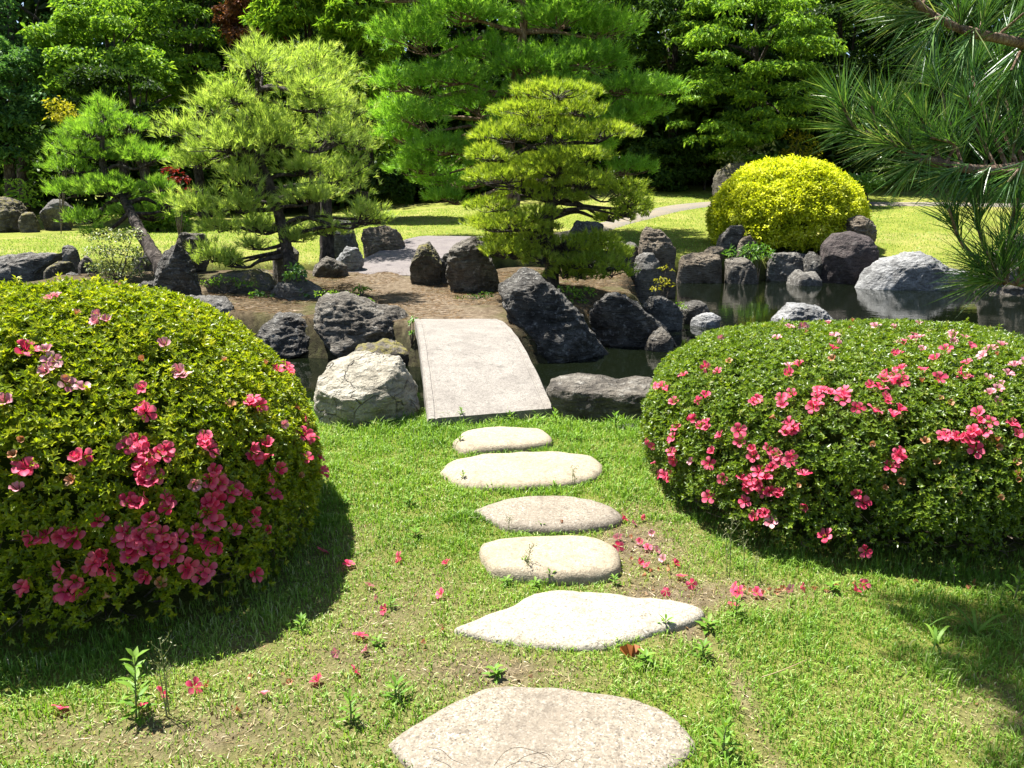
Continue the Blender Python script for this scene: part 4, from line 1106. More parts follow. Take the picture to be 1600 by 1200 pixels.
right_fl = spread([cr(120,335,3),cr(190,295),cr(305,283,2),cr(155,405),cr(250,385,2),cr(485,398,2),cr(595,390,2),cr(630,375),cr(700,405,2),cr(735,385,2),cr(880,385,3),cr(905,435),cr(770,345,2),cr(660,255),cr(620,260,1,'pale'),
    cr(620,295),cr(800,190),cr(830,170,1,'pale'),cr(570,145,1,'pale'),cr(800,235,1,'faded'),cr(1045,240,2),cr(1090,270,2),cr(1205,290,2),cr(1080,340,2),cr(995,355,3),cr(1020,300),cr(1015,405,2),cr(1055,405,2),cr(1050,460),
    cr(1115,195,2),cr(1170,195,1,'pale'),cr(1225,235),cr(1270,195),cr(1330,265,2),cr(1350,305),cr(1375,185),cr(1480,345,4,'pale'),cr(1485,410,1,'pale'),cr(1530,295,1,'pale'),cr(1440,195,1,'pale'),cr(1560,260,1,'pale'),
    cr(1590,230,2,'pale'),cr(1410,500,4),cr(1450,490),cr(1400,455),cr(1290,565,3),cr(1350,570,4),cr(1390,600),cr(1180,565,1,'faded'),cr(1560,530,2),cr(1590,540,2),cr(1040,635,3),cr(1070,615),cr(910,770,2),cr(1080,720,1,'faded'),
    cr(770,935),cr(935,1000),cr(690,820),cr(685,685),cr(660,740,1,'faded'),cr(625,505,3),cr(650,510),cr(460,545,2),cr(335,625,2),cr(310,525,2),cr(180,605,3),cr(150,545),cr(190,470,2),cr(230,640,1,'pale'),cr(140,700,3),
    cr(85,640),cr(70,790),cr(25,690),cr(20,660),cr(100,580,2),cr(265,500),cr(290,485),cr(355,710),cr(300,780),cr(515,625,2),cr(560,610,2),cr(610,610,2),cr(580,640),cr(510,690,4),cr(465,720,2),cr(435,705),cr(520,740,3),
    cr(570,745,2),cr(480,760,2),cr(445,800),cr(515,835,3),cr(550,880,1,'pale'),cr(960,575,1,'faded'),cr(550,470,1,'faded'),cr(785,115,2,'pale'),cr(870,105,2,'faded'),cr(660,115,2,'pale'),cr(690,120,1,'faded'),
    cr(980,95,1,'pale'),cr(1060,100,1,'pale'),cr(1140,105,2,'pale'),cr(1145,140,2,'pale'),cr(1120,150),cr(1075,160,1,'pale'),cr(1280,155,2,'pale'),cr(1330,155,2,'pale'),cr(1500,205,2,'pale'),cr(1470,205,2,'faded'),
    cr(1420,220,1,'pale'),cr(1245,400,1,'faded'),cr(1285,415,1,'faded'),cr(1170,330,1,'faded'),cr(1480,590,2,'faded'),cr(1520,665,2,'faded'),cr(1565,715,1,'faded'),cr(1485,785,1,'faded'),cr(1230,645,1,'faded'),cr(1320,770,1,'faded'),
    cr(1010,745,1,'faded'),cr(375,245,1,'faded'),cr(340,150,1,'pale')])

dome_l = Dome(-2.03, 3.24, 1.10, 0.95, 1.17, [(0.90, 0.0), (0.965, 0.08), (0.995, 0.18), (1.0, 0.30), (0.985, 0.43), (0.94, 0.56), (0.855, 0.68), (0.72, 0.79), (0.53, 0.90), (0.28, 0.975), (0.0, 1.0)], 0.065, 1, 3.2, R(14))
dome_r = Dome(2.07, 4.12, 1.30, 1.15, 0.81, [(0.93, 0.0), (0.975, 0.10), (0.995, 0.22), (1.0, 0.36), (0.985, 0.52), (0.945, 0.66), (0.86, 0.79), (0.70, 0.905), (0.42, 0.98), (0.0, 1.0)], 0.06, 5, 3.0, R(-7))
azalea('azalea_bush', dome_l, M['azalea_leaf'], 'tall clipped azalea dome at the left with large pink flowers low on its face', 34000, 0.0235, 0.44, left_fl, 1.08)
azalea('azalea_bush', dome_r, M['azalea_leaf_dark'], 'lower broad clipped azalea dome at the right with pink flowers scattered all over', 42000, 0.0215, 0.42, right_fl, 0.95)

# ------------------------------------------------------------------ pines
def pine(name, label, d, trunk, trunk_r, pads, needle, nm, dens, per, bark_m, nw=0.004, open_=(0.15, 1.0), back=True, depth_scale=1.0, upright=0.8, shell=0.7, tall=1.0, lowz=-0.35, brush=0.5, backp=0.4, jit=0, group='pruned pines around the pond'):
    """trunk: [(px, py, dy)], pads: [(px, py, half width px, half height px, dy)]"""
    base = aty(trunk[0][0], trunk[0][1], d + trunk[0][2])
    base[2] = hz(base[0], base[1]) - 0.05
    root = thing(name, Vector(base), label, 'pine tree', group)
    TP = np.array([aty(x, y, d + dy) for x, y, dy in trunk])
    TP[0] = base
    n = len(TP)
    rad = [trunk_r * (1 - 0.8 * (k / (n - 1)) ** 0.9) for k in range(n)]
    rad[0] *= 1.25
    mb = MB()
    mb.tube(TP - base, rad, 12, 8, 0.25)
    link('trunk', mb.mesh('trunk', M[bark_m], True), root)
    TC = catmull(TP, 8)
    sc = d / FPX
    full = []
    for it in pads:
        x, y, w, h = it[:4]
        if jit:
            x, y = x + random.uniform(-jit, jit), y + random.uniform(-jit, jit)
            w, h = w * random.uniform(0.6, 1.0), h * random.uniform(0.8, 1.25)
        dy = it[4] if len(it) > 4 else random.uniform(-0.55, 0.2) * 60 * sc
        full.append((x, y, w, h, dy))
        if back and random.random() < backp:
            full.append((x + random.uniform(-.4, .4) * w, y - random.uniform(0, 8), w * 0.9, h, abs(dy) + random.uniform(0.6, 1.3) * w * sc))
    for (x, y, w, h, dy) in full:
        c = aty(x, y, d + dy)
        rx, rz = w * sc, h * sc * tall
        ry = rx * random.uniform(0.75, 1.0) * depth_scale
        nt_ = max(12, int(dens * math.pi * rx * ry * 1.5))
        D = rand_dirs(nt_ * 2)
        D = D[D[:, 2] > lowz][:nt_]
        nt_ = len(D)
        rr = RNG.uniform(shell, 1.05, nt_)[:, None]
        lum = 1 + 0.28 * fbm(D * 2.2 + RNG.uniform(0, 30, 3), 2)[:, None]
        P = c + D * np.array((rx, ry, rz)) * rr * lum
        A = norm(D * np.array((0.75, 0.75, 0.35)) + np.array((0, 0, upright)) + 0.3 * RNG.normal(size=(nt_, 3)))
        Pn = np.repeat(P, per, 0)
        An = np.repeat(A, per, 0)
        al = RNG.uniform(open_[0], open_[1], nt_ * per)[:, None]
        pr = norm(np.cross(An, rand_dirs(nt_ * per)))
        Dn = An * np.cos(al) + pr * np.sin(al)
        Pn = Pn - An * (RNG.random(nt_ * per) * needle * brush)[:, None]
        tr = np.repeat(np.clip(0.5 + 0.55 * fbm(P * (2.2 / max(rx, 0.2)) , 2) + 0.25 * RNG.normal(size=nt_), 0, 1), per)
        V, T, rn = needle_arr(Pn, Dn, needle * RNG.uniform(0.7, 1.15, nt_ * per), nw, np.clip(0.6 * tr + 0.4 * RNG.random(nt_ * per), 0, 1))
        link('needles', mesh_np('needles', V - base, T, rnd=rn, mats=[M[nm]]), root, kind='stuff')
        # limb from the trunk into the pad, twigs under the tufts
        k = np.argmin(np.linalg.norm((TC - c) * np.array((1, 1, 1.5)) + np.array((0, 0, 0.35 * rx)), axis=1))
        k = min(max(k, len(TC) // 5), len(TC) - 1)
        a = TC[k]
        ln = np.linalg.norm(c - a)
        r0 = trunk_r * (0.22 + 0.12 * random.random())
        low = c - np.array((0, 0, 0.35 * rz))
        b1 = a + (low - a) * 0.35 + np.array((random.uniform(-.1, .1) * ln, random.uniform(-.1, .1) * ln, random.uniform(-.05, .14) * ln))
        b2 = a + (low - a) * 0.72 + np.array((random.uniform(-.08, .08) * ln, random.uniform(-.08, .08) * ln, random.uniform(-.10, .06) * ln))
        br = MB()
        br.tube([a - base, b1 - base, b2 - base, low - base], [r0, r0 * 0.75, r0 * 0.5, r0 * 0.3], 7, 5, 0.25)
        for t in RNG.choice(nt_, min(nt_, 14), replace=False):
            e = P[t] - A[t] * needle * 0.3
            s0 = b2 + (low - b2) * random.random()
            mid = (s0 + e) / 2 + RNG.normal(size=3) * 0.08 * rx
            br.tube([s0 - base, mid - base, e - base], [r0 * 0.28, r0 * 0.18, r0 * 0.08], 4, 3)
        link('branch', br.mesh('branch', M[bark_m], True), root)
    return root, base

# the layered cloud-pruned pine beside the bridge
pads_d = [(871,146,64,17),(822,176,56,17),(897,174,45,17),(785,214,52,20),(875,215,52,18),(948,210,47,18),(762,246,32,15),(894,246,58,14),(785,278,60,18),(867,268,48,15),
          (912,288,52,20),(974,300,38,20),(875,311,46,16),(768,324,42,17),(986,334,32,17),(805,354,64,20),(752,350,22,13),(785,398,34,20),(822,388,26,14),(942,398,46,20),(958,426,36,20),(894,412,30,18),(930,374,36,14),(842,336,30,16),(842,372,34,16),(800,392,44,18),(846,408,34,16),(888,384,36,17),(926,412,40,18),(880,430,30,15),(990,318,34,16),(960,342,36,13),(820,300,40,16),(775,376,26,14),(915,432,34,14),(845,196,60,14),(850,256,60,14)]
pine('black_pine', 'layered cloud pruned pine with flat yellow green tiers right of the bridge', 11.2,
     [(858,452,0.1),(862,410,0.05),(855,360,0),(862,315,0),(872,270,0),(858,225,0),(868,180,0),(871,150,0)], 0.12, pads_d, 0.095, 'needle_gold', 210, 15, 'bark_dark', 0.0085, (0.1, 0.85), lowz=-0.12)
# broad feathery pine left of the bridge
pads_b = [(410,112,70,24),(345,134,58,22),(470,126,62,26),(318,170,56,22),(400,176,70,26),(490,176,60,28),(288,212,46,22),(350,222,66,26),(440,224,70,28),(528,216,42,26),(300,254,46,20),(370,268,62,26),
          (460,272,70,26),(538,262,40,22),(318,308,50,20),(390,316,54,22),(480,318,54,20),(562,322,42,16),(338,350,48,18),(415,350,42,18),(520,342,46,16),(326,392,44,16),(388,386,40,16),(478,374,36,14),(356,416,36,12),(580,346,24,12)]
pine('black_pine', 'broad feathery olive green pine with dark crooked trunk left of the dirt path', 11.8,
     [(490,478,-0.6),(470,446,-0.5),(454,412,-0.3),(446,375,-0.1),(431,319,0),(409,259,0),(384,222,0),(392,180,0),(405,140,0)], 0.13, pads_b, 0.13, 'needle_olive', 155, 15, 'bark_dark', 0.0095, (0.1, 0.85), True, 1.0, 0.8, 0.15, 1.45, lowz=-0.4, jit=17, backp=0.55)
# second soft pine close behind it
pine('black_pine', 'soft rounded olive pine standing close behind the broad feathery one', 16.5,
     [(505,400,0),(510,340,0),(505,260,0),(500,180,0),(492,120,0)], 0.16, [(492,98,62,24),(532,128,46,24),(555,172,34,26),(560,220,34,28),(548,262,40,26),(470,130,50,26),(520,210,50,30),(560,290,30,24),(448,100,40,20)], 0.14, 'needle_olive', 75, 13, 'bark_dark', 0.012, (0.1, 1.0), True, 1.0, 0.6, 0.2, 1.3)
# leaning pine at the left
pads_a = [(165,178,50,22),(142,204,60,18),(206,200,40,18),(118,230,44,17),(200,228,44,18),(98,262,44,15),(166,252,56,16),(232,252,46,18),(108,304,42,15),(176,296,62,19),(240,290,42,18),(128,340,38,15),(196,326,40,16),(236,336,44,18),(262,316,24,18),(150,358,30,11)]
pine('black_pine', 'leaning pine with green tiers at the left, trunk slanting behind the tall upright stone', 13.6,
     [(268,452,-1.6),(250,415,-1.4),(232,384,-1.1),(214,352,-0.7),(204,330,-0.4),(184,300,0),(162,262,0),(160,220,0),(165,185,0)], 0.13, pads_a, 0.12, 'needle_mid', 150, 14, 'bark_dark', 0.0105, (0.1, 0.85), lowz=-0.25, shell=0.4, tall=1.15, jit=7)
# the big pine in the middle behind
pads_c = [(680,-70,110,34),(850,-80,120,34),(960,-40,80,30),(600,-10,50,30),(640,58,62,34),(722,22,76,26),(880,30,86,32),(958,44,54,34),(762,84,66,24),(622,128,52,26),(700,122,66,26),(830,104,74,28),(922,94,66,28),(640,182,60,26),
          (738,164,62,28),(862,142,74,24),(978,138,66,24),(1040,140,34,20),(618,212,38,20),(684,232,62,26),(650,262,46,22),(704,284,50,24),(694,306,36,16),(962,186,50,20),(984,262,44,20),(1002,172,48,20),(800,206,60,26),(900,236,56,24),(760,250,50,24)]
pine('red_pine', 'biggest bright green pine with reddish trunk, tallest one in the middle behind', 22.0,
     [(800,392,0),(803,330,0),(797,250,0),(796,190,0),(806,120,0),(818,40,0),(815,-60,0),(812,-140,0)], 0.24, pads_c, 0.20, 'needle_green', 62, 16, 'bark_red', 0.017, (0.1, 0.95), True, 1.0, 0.55, 0.4, 1.05, lowz=-0.2, brush=0.9)

# creeper climbing the broad pine's foot
def leaf_blob(mb, c, rad, n, L, W, base, up=0.5, droop=0.15, low=-0.5, shell=0.35, fold=0.15):
    D = rand_dirs(int(n * 1.8))
    D = D[D[:, 2] > low][:n]
    n = len(D)
    P = np.asarray(c) + D * np.asarray(rad) * (RNG.uniform(shell, 1.0, n) ** 0.6)[:, None]
    Nn = norm(D * 0.6 + np.array((0, 0, up)) + 0.45 * RNG.normal(size=(n, 3)))
    T0 = norm(np.cross(Nn, rand_dirs(n)) + D * np.array((0.6, 0.6, -0.2)))
    V, T, rn = leaf_arr(P, T0, Nn, L * RNG.uniform(0.7, 1.25, n), W * RNG.uniform(0.8, 1.2, n), fold, None, droop)
    mb.add(V - base, T, rnd=rn)

def small_plant(name, label, cat, px, py, d, blobs, mat, L, W, n, stems=6, group=None, up=0.5):
    b = aty(px, py, d)
    b[2] = hz(b[0], b[1])
    root = thing(name, Vector(b), label, cat, group)
    mb, st = MB(), MB()
    for (x, y, w, h) in blobs:
        c = aty(x, y, d)
        s = d / FPX
        leaf_blob(mb, c, (w * s, w * s * 0.85, h * s), int(n * w * h / 600), L, W, b, up)
        m_ = (c - b) * 0.5 + RNG.normal(size=3) * 0.06 * w * s
        st.tube([np.zeros(3), m_, c - b], [0.012, 0.008, 0.003], 5, 4)
    for _ in range(stems):
        x, y, w, h = random.choice(blobs)
        c = aty(x + random.uniform(-.7, .7) * w, y + random.uniform(-.6, .5) * h, d)
        m_ = (c - b) * 0.5 + RNG.normal(size=3) * 0.03
        st.tube([np.zeros(3), m_, c - b], [0.008, 0.005, 0.002], 4, 3)
    link('leaves', mb.mesh('leaves', M[mat]), root, kind='stuff')
    link('stems', st.mesh('stems', M['twig'], True), root)
    return root

small_plant('creeper', 'bright green creeper climbing the foot of the broad pine above the water', 'creeper', 470, 478, 10.9,
            [(462,430,16,20),(468,462,18,22),(440,480,24,14),(418,470,18,12),(455,492,20,10),(474,500,12,12),(400,462,10,8)], 'leaf_vivid', 0.075, 0.05, 170, 8)
small_plant('shrub', 'pale variegated shrub in front of the leaning pine at the left', 'shrub', 186, 452, 12.6,
            [(170,372,30,16),(206,368,24,14),(150,392,20,12),(195,396,34,16),(160,418,24,14),(190,425,34,18),(222,408,20,12),(180,442,26,10)], 'leaf_pale', 0.055, 0.03, 300, 14)
small_plant('shrub', 'low pale yellow green shrub spilling behind the golden bush foot rocks', 'shrub', 1186, 402, 18.9,
            [(1190,358,26,12),(1210,366,22,10),(1176,368,18,9)], 'leaf_gold', 0.09, 0.05, 170, 5)
small_plant('fern', 'bright green fern between the shore rocks below the yellow bush', 'fern', 1186, 418, 18.2,
            [(1180,388,20,12),(1192,398,16,14),(1140,396,12,10),(1170,402,16,10)], 'leaf_vivid', 0.13, 0.035, 190, 4)
small_plant('shrub', 'small sunlit shrub by the mossy boulder at the far left', 'shrub', 30, 325, 27,
            [(24,288,18,10),(34,302,20,14),(22,312,18,12),(42,318,16,12)], 'leaf_fresh', 0.16, 0.09, 130, 4)
small_plant('shrub', 'pink tipped pale green shrub behind the yellow bush left shoulder', 'shrub', 1165, 275, 30,
            [(1140,248,20,14),(1175,240,24,14),(1195,232,16,10),(1150,262,22,12),(1190,256,20,12)], 'leaf_pale', 0.15, 0.08, 130, 4)
small_plant('conifer', 'slim upright yellow green conifer rising behind the yellow bush', 'conifer', 1245, 262, 31,
            [(1247,170,10,14),(1246,192,16,13),(1238,214,22,13),(1256,222,22,13),(1245,240,26,14),(1272,238,12,14)], 'leaf_yellow', 0.16, 0.05, 190, 6)
small_plant('maple', 'small dark red maple showing between the two left pines', 'maple tree', 276, 330, 21,
            [(270,268,18,9),(284,280,14,8),(266,284,14,7),(290,298,12,8),(278,310,10,8)], 'leaf_red', 0.13, 0.06, 150, 4)
small_plant('shrub', 'yellow leaved bush top lit behind the leaning pine', 'shrub', 92, 340, 24,
            [(88,160,16,10),(100,172,22,12),(108,186,20,12),(86,184,14,10)], 'leaf_yellow', 0.15, 0.07, 160, 5)
small_plant('water_plant', 'sprig of yellow green leaves growing at the water by the grey upright stone', 'plant', 1035, 455, 14.0,
            [(1040,420,10,8),(1034,440,12,9),(1046,446,8,8),(1024,452,8,8)], 'leaf_yellow', 0.07, 0.03, 150, 6)
small_plant('fern', 'tuft of green leaves between the bridge end and the broken topped boulder', 'fern', 642, 530, 8.9,
            [(646,502,6,8),(648,520,6,6),(650,545,6,7)], 'leaf_vivid', 0.05, 0.028, 420, 4)
small_plant('fern', 'small green plant sprouting on the dirt path', 'plant', 565, 458, 11.6,
            [(562,450,10,4),(570,452,8,3)], 'leaf_mid', 0.09, 0.03, 300, 3)
small_plant('fern', 'green tuft on the dark rock with light rim at the island tip', 'plant', 1062, 490, 11.8,
            [(1062,478,9,7),(1058,490,7,6)], 'leaf_fresh', 0.07, 0.02, 260, 3)

small_plant('groundcover_plant', 'low green plants between the tall upright stone and the broad pine', 'plant', 350, 452, 11.3,
            [(320,444,22,8),(352,438,22,8),(384,446,20,8)], 'leaf_mid', 0.05, 0.025, 260, 3)
small_plant('groundcover_plant', 'low plants right of the dirt path under the hunched boulder', 'plant', 745, 470, 11.3,
            [(730,466,20,6),(756,462,18,7),(770,470,14,6)], 'leaf_under', 0.05, 0.022, 260, 3)
small_plant('groundcover_plant', 'ferny plants on the bank between the two dark boulders under the layered pine', 'plant', 915, 470, 10.6,
            [(900,470,18,12),(885,455,18,10),(915,456,16,10)], 'leaf_mid', 0.06, 0.022, 260, 3)
small_plant('groundcover_plant', 'low plants at the left of the dirt path behind the broken topped boulder', 'plant', 540, 462, 10.4,
            [(510,458,20,7),(540,462,20,6),(570,470,16,5)], 'leaf_mid', 0.05, 0.022, 220, 3)

# golden clipped dome
gd = Dome(7.08, 20.3, 1.88, 1.8, 2.12, [(0.86, 0.0), (0.96, 0.12), (1.0, 0.30), (0.97, 0.46), (0.89, 0.62), (0.76, 0.76), (0.58, 0.88), (0.32, 0.97), (0.0, 1.0)], 0.055, 9)
gb = np.array((7.08, 20.3, gd.z0))
root = thing('golden_bush', Vector(gb), 'bright yellow dome shaped bush on the far lawn by the pond', 'bush')
th, s = gd.sample(38000)
P, N = gd.point(th, s), gd.normal(th, s)
zf = (P[:, 2] - gd.z0) / gd.h
k = (RNG.random(len(P)) < np.where(zf < 0.30, 0.40 + 0.5 * (fbm(P * 2.4, 2) > 0.05), 1.0)) & ((N[:, 1] < 0.35) | (RNG.random(len(P)) < 0.4))
P, N = P[k], N[k]
cl = fbm(P * 3.2, 3)
P = P + N * (0.07 * cl - 0.16 * RNG.random(len(P)) ** 1.5)[:, None]
mb = MB()
for _ in range(3):
    n = len(P)
    D = norm(N * 0.6 + rand_dirs(n) * 0.9 + np.array((0, 0, -0.1)))
    Nn = norm(N + np.array((0, 0, 0.7)) + 0.5 * RNG.normal(size=(n, 3)))
    V, T, rn = leaf_arr(P + 0.03 * RNG.normal(size=(n, 3)), D, Nn, 0.085 * RNG.uniform(0.7, 1.3, n), 0.038, 0.15, np.clip(0.45 + 0.5 * cl + 0.35 * RNG.normal(size=n), 0, 1), 0.1)
    mb.add(V - gb, T, rnd=rn)
link('leaves', mb.mesh('leaves', M['leaf_gold']), root, kind='stuff')
mb = MB()
for k in range(26):
    a = random.uniform(0, 6.28)
    r1 = random.uniform(0.5, 0.95)
    mb.tube([(random.uniform(-.2, .2), random.uniform(-.2, .2), -0.05), (math.cos(a) * r1, math.sin(a) * r1, random.uniform(.3, .7)), (math.cos(a) * r1 * 1.9, math.sin(a) * r1 * 1.7, random.uniform(.5, 1.5))], [0.07, 0.04, 0.012], 6, 5, 0.2)
link('branches', mb.mesh('branches', M['bark_dark'], True), root)
ang = np.linspace(0, 2 * math.pi, 40, endpoint=False)  # added filler shell, coloured dark so gaps look like shaded interior
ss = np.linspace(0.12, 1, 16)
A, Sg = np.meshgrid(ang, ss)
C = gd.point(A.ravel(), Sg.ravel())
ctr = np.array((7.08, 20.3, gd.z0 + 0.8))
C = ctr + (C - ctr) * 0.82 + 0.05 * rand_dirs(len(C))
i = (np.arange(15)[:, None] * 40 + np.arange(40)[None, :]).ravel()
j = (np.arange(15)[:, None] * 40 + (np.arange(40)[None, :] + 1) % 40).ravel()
link('shade_core', mesh_np('shade_core', C - gb, quads=np.stack([i, j, j + 40, i + 40], -1), rnd=RNG.random(len(C)), mats=[M['core_shade']]), root, kind='stuff')

# ------------------------------------------------------------------ trees behind
def tree(name, label, px, py, d, crown, mat, L=0.2, W=0.11, n=9000, flat=0.6, clump=0.30, nclump=46, droop=0.2, trunk_r=0.22, bark_m='bark_dark', cat='tree', up=0.6):
    """crown: (px, py, half width px, half height px)"""
    b = aty(px, py, d)
    b[2] = hz(b[0], b[1])
    root = thing(name, Vector(b), label, cat, 'trees of the wood behind the lawn')
    s = d / FPX
    x, y, w, h = crown
    w, h = w * 1.15, h * 1.15
    c = aty(x, y, d)
    rx, ry, rz = w * s, min(w, h) * s * 0.8, h * s
    mb, tr = MB(), MB()
    D = rand_dirs(nclump * 3)
    D = D[D[:, 1] < 0.45][:nclump]
    for dd in D:
        rr = random.uniform(0.5, 1.0)
        cc = c + dd * np.array((rx, ry, rz)) * rr
        cr_ = clump * min(rx, rz) * random.uniform(0.65, 1.35)
        leaf_blob(mb, cc, (cr_ * 1.15, cr_, cr_ * flat), n // nclump, L, W, b, up, droop, -0.45, 0.45)
    top = c + np.array((0, 0, 0.55 * rz)) - b
    tr.tube([np.array((0, 0, -0.1)), 0.35 * top + RNG.normal(size=3) * 0.12, 0.7 * top, top], [trunk_r, trunk_r * .8, trunk_r * .5, trunk_r * .15], 9, 6, 0.2)
    for _ in range(9):
        f = random.uniform(0.3, 0.85)
        e = c - b + rand_dirs(1)[0] * np.array((rx, ry, rz)) * 0.75
        a = top * f
        tr.tube([a, (a + e) / 2 + np.array((0, 0, 0.06 * rz)), e], [trunk_r * .4, trunk_r * .22, trunk_r * .06], 6, 4)
    link('crown', mb.mesh('crown', M[mat]), root, kind='stuff')
    link('trunk', tr.mesh('trunk', M[bark_m], True), root)
    return root

tree('broadleaf_tree', 'dark bluish tree in the top left corner of the photo', 40, 340, 34, (20,20,120,120), 'leaf_blue', 0.24, 0.13, 14000, 0.6, 0.24, 70)
tree('broadleaf_tree', 'rounded blue green tree at the left photo edge below the corner tree', 20, 340, 29, (10,160,72,80), 'leaf_blue', 0.2, 0.11, 11000, 0.65, 0.28, 50)
tree('broadleaf_tree', 'sunlit light green tree with cloudy clumps behind the leaning pine', 210, 345, 30, (170,100,80,85), 'leaf_mid', 0.2, 0.11, 14000, 0.55, 0.26, 60)
tree('broadleaf_tree', 'mid green tree left of the rusty one at the top', 320, 345, 33, (290,50,95,100), 'leaf_mid', 0.2, 0.1, 15000, 0.5, 0.24, 70)
tree('broadleaf_tree', 'dark glossy leaved tree just above the leaning pine crown', 235, 345, 27, (205,170,75,60), 'leaf_dark', 0.18, 0.09, 8000, 0.5, 0.26, 45)
tree('maple_tree', 'rusty brown leaved tree at the top between green neighbours', 405, 340, 32, (405,30,46,58), 'leaf_rust', 0.2, 0.1, 7000, 0.45, 0.3, 36)
tree('cypress_tree', 'fresh green feathery conifer right of the rusty tree', 490, 330, 30, (488,40,62,110), 'leaf_fresh', 0.28, 0.06, 16000, 0.5, 0.26, 80, 0.35)
tree('cypress_tree', 'fresh green feathery conifer touching the big pine left side', 575, 330, 29, (562,90,52,170), 'leaf_fresh', 0.28, 0.06, 16000, 0.5, 0.24, 80, 0.35)
tree('broadleaf_tree', 'leafy green tree right of the big pine top', 1060, 295, 34, (1050,50,90,120), 'leaf_under', 0.22, 0.11, 19000, 0.5, 0.22, 70)
tree('broadleaf_tree', 'layered tree with drooping bright sprays right of the big pine', 1180, 290, 31, (1175,110,105,125), 'leaf_mid', 0.19, 0.085, 19000, 0.34, 0.17, 110, 0.35)
tree('broadleaf_tree', 'dense dark tree right behind the layered one with bright sprays', 1150, 290, 36.5, (1150,110,120,140), 'leaf_dark', 0.24, 0.12, 22000, 0.45, 0.2, 110)
tree('broadleaf_tree', 'dark green tree behind the top of the yellow bush', 1320, 285, 35, (1300,70,110,150), 'leaf_dark', 0.22, 0.11, 15000, 0.45, 0.22, 80)
tree('broadleaf_tree', 'dark tree behind the foreground pine needles at the right', 1460, 290, 33, (1450,110,110,170), 'leaf_dark', 0.22, 0.11, 13000, 0.45, 0.22, 70)
tree('broadleaf_tree', 'dark tree at the upper right photo edge behind the pine needles', 1600, 295, 35, (1590,80,120,180), 'leaf_dark', 0.22, 0.11, 13000, 0.45, 0.22, 70)
tree('broadleaf_tree', 'dark green tree seen between the pine needles and the yellow bush', 1410, 285, 38, (1400,90,90,130), 'leaf_dark', 0.24, 0.12, 13000, 0.45, 0.24, 70)
tree('broadleaf_tree', 'shady tree low behind the right side of the layered pine', 1050, 300, 38, (1060,200,85,85), 'leaf_dark', 0.22, 0.11, 12000, 0.4, 0.24, 60)
tree('broadleaf_tree', 'dark tree behind the top of the broad feathery pine', 430, 330, 38, (400,140,120,160), 'leaf_dark', 0.26, 0.13, 18000, 0.5, 0.24, 60)
tree('broadleaf_tree', 'dark tree hidden behind the big middle pine', 800, 320, 40, (800,60,190,180), 'leaf_dark', 0.3, 0.16, 22000, 0.5, 0.2, 110)
tree('broadleaf_tree', 'dark low tree under the sprays left of the yellow bush', 1190, 290, 36, (1180,215,110,70), 'leaf_dark', 0.22, 0.11, 12000, 0.4, 0.24, 60)
tree('shrub', 'dark green rounded shrub at the lawn end left of the big pine foot', 605, 316, 27.5, (605,292,38,22), 'leaf_dark', 0.16, 0.08, 5000, 0.7, 0.3, 30, 0.15, 0.06, 'bark_dark', 'shrub')
tree('shrub', 'shaded green hedge like shrub behind the leaning pine trunk', 245, 362, 25.5, (245,330,60,34), 'leaf_mid', 0.16, 0.07, 7000, 0.7, 0.3, 36, 0.15, 0.06, 'bark_dark', 'shrub')
tree('shrub', 'shady shrub at the wood edge just right of the layered pine', 1035, 298, 33.2, (1035,258,46,36), 'leaf_under', 0.2, 0.1, 6000, 0.6, 0.3, 36, 0.15, 0.06, 'bark_dark', 'shrub')
tree('shrub', 'shady shrub at the wood edge just left of the yellow bush', 1100, 295, 33.5, (1098,252,44,36), 'leaf_under', 0.2, 0.1, 6000, 0.6, 0.3, 36, 0.15, 0.06, 'bark_dark', 'shrub')
tree('shrub', 'light green shrub peeping out right of the yellow bush', 1350, 300, 28, (1345,284,22,14), 'leaf_vivid', 0.15, 0.06, 2500, 0.7, 0.35, 18, 0.15, 0.05, 'bark_dark', 'shrub')

# the far-off wood that closes the view
mb = MB()
b0 = np.zeros(3)
for _ in range(1500):
    x = random.uniform(-62, 62)
    y = random.uniform(43, 56)
    z = random.uniform(0.5, 24)
    r_ = random.uniform(1.4, 2.9)
    leaf_blob(mb, (x, y, z), (r_ * 1.25, r_, r_ * 0.8), 90, 0.95, 0.55, b0, 0.6, 0.2, -0.5, 0.4)
link('woodland', mb.mesh('woodland', M['leaf_dark']), kind='stuff')
mb = MB()
for _ in range(620):
    x = random.uniform(-40, 40)
    y = random.uniform(33.5, 43) if x > 2 else random.uniform(35, 44)
    r_ = random.uniform(0.8, 1.8)
    leaf_blob(mb, (x, y, hz(x, y) + 0.5 * r_ + random.uniform(0, 4.0)), (r_ * 1.2, r_, r_ * 0.75), 110, 0.42, 0.22, b0, 0.6, 0.2, -0.5, 0.4)
link('undergrowth', mb.mesh('undergrowth', M['leaf_under']), kind='stuff')

# ------------------------------------------------------------------ foreground pine at the right
FE = 2.25
fb = np.array((3.3, 2.9, 0.0))
fb[2] = hz(fb[0], fb[1])
froot = thing('black_pine', Vector(fb), 'foreground pine reaching in from the right edge with long dark needles', 'pine tree')
mb = MB()
mb.tube([np.array((0, 0, -0.1)), (0.05, 0, 0.7), (-0.05, 0.1, 1.5), (0.0, 0.15, 2.4), (-0.1, 0.2, 3.4)], [0.14, 0.12, 0.10, 0.08, 0.04], 12, 8, 0.25)
link('trunk', mb.mesh('trunk', M['bark_red'], True), froot)

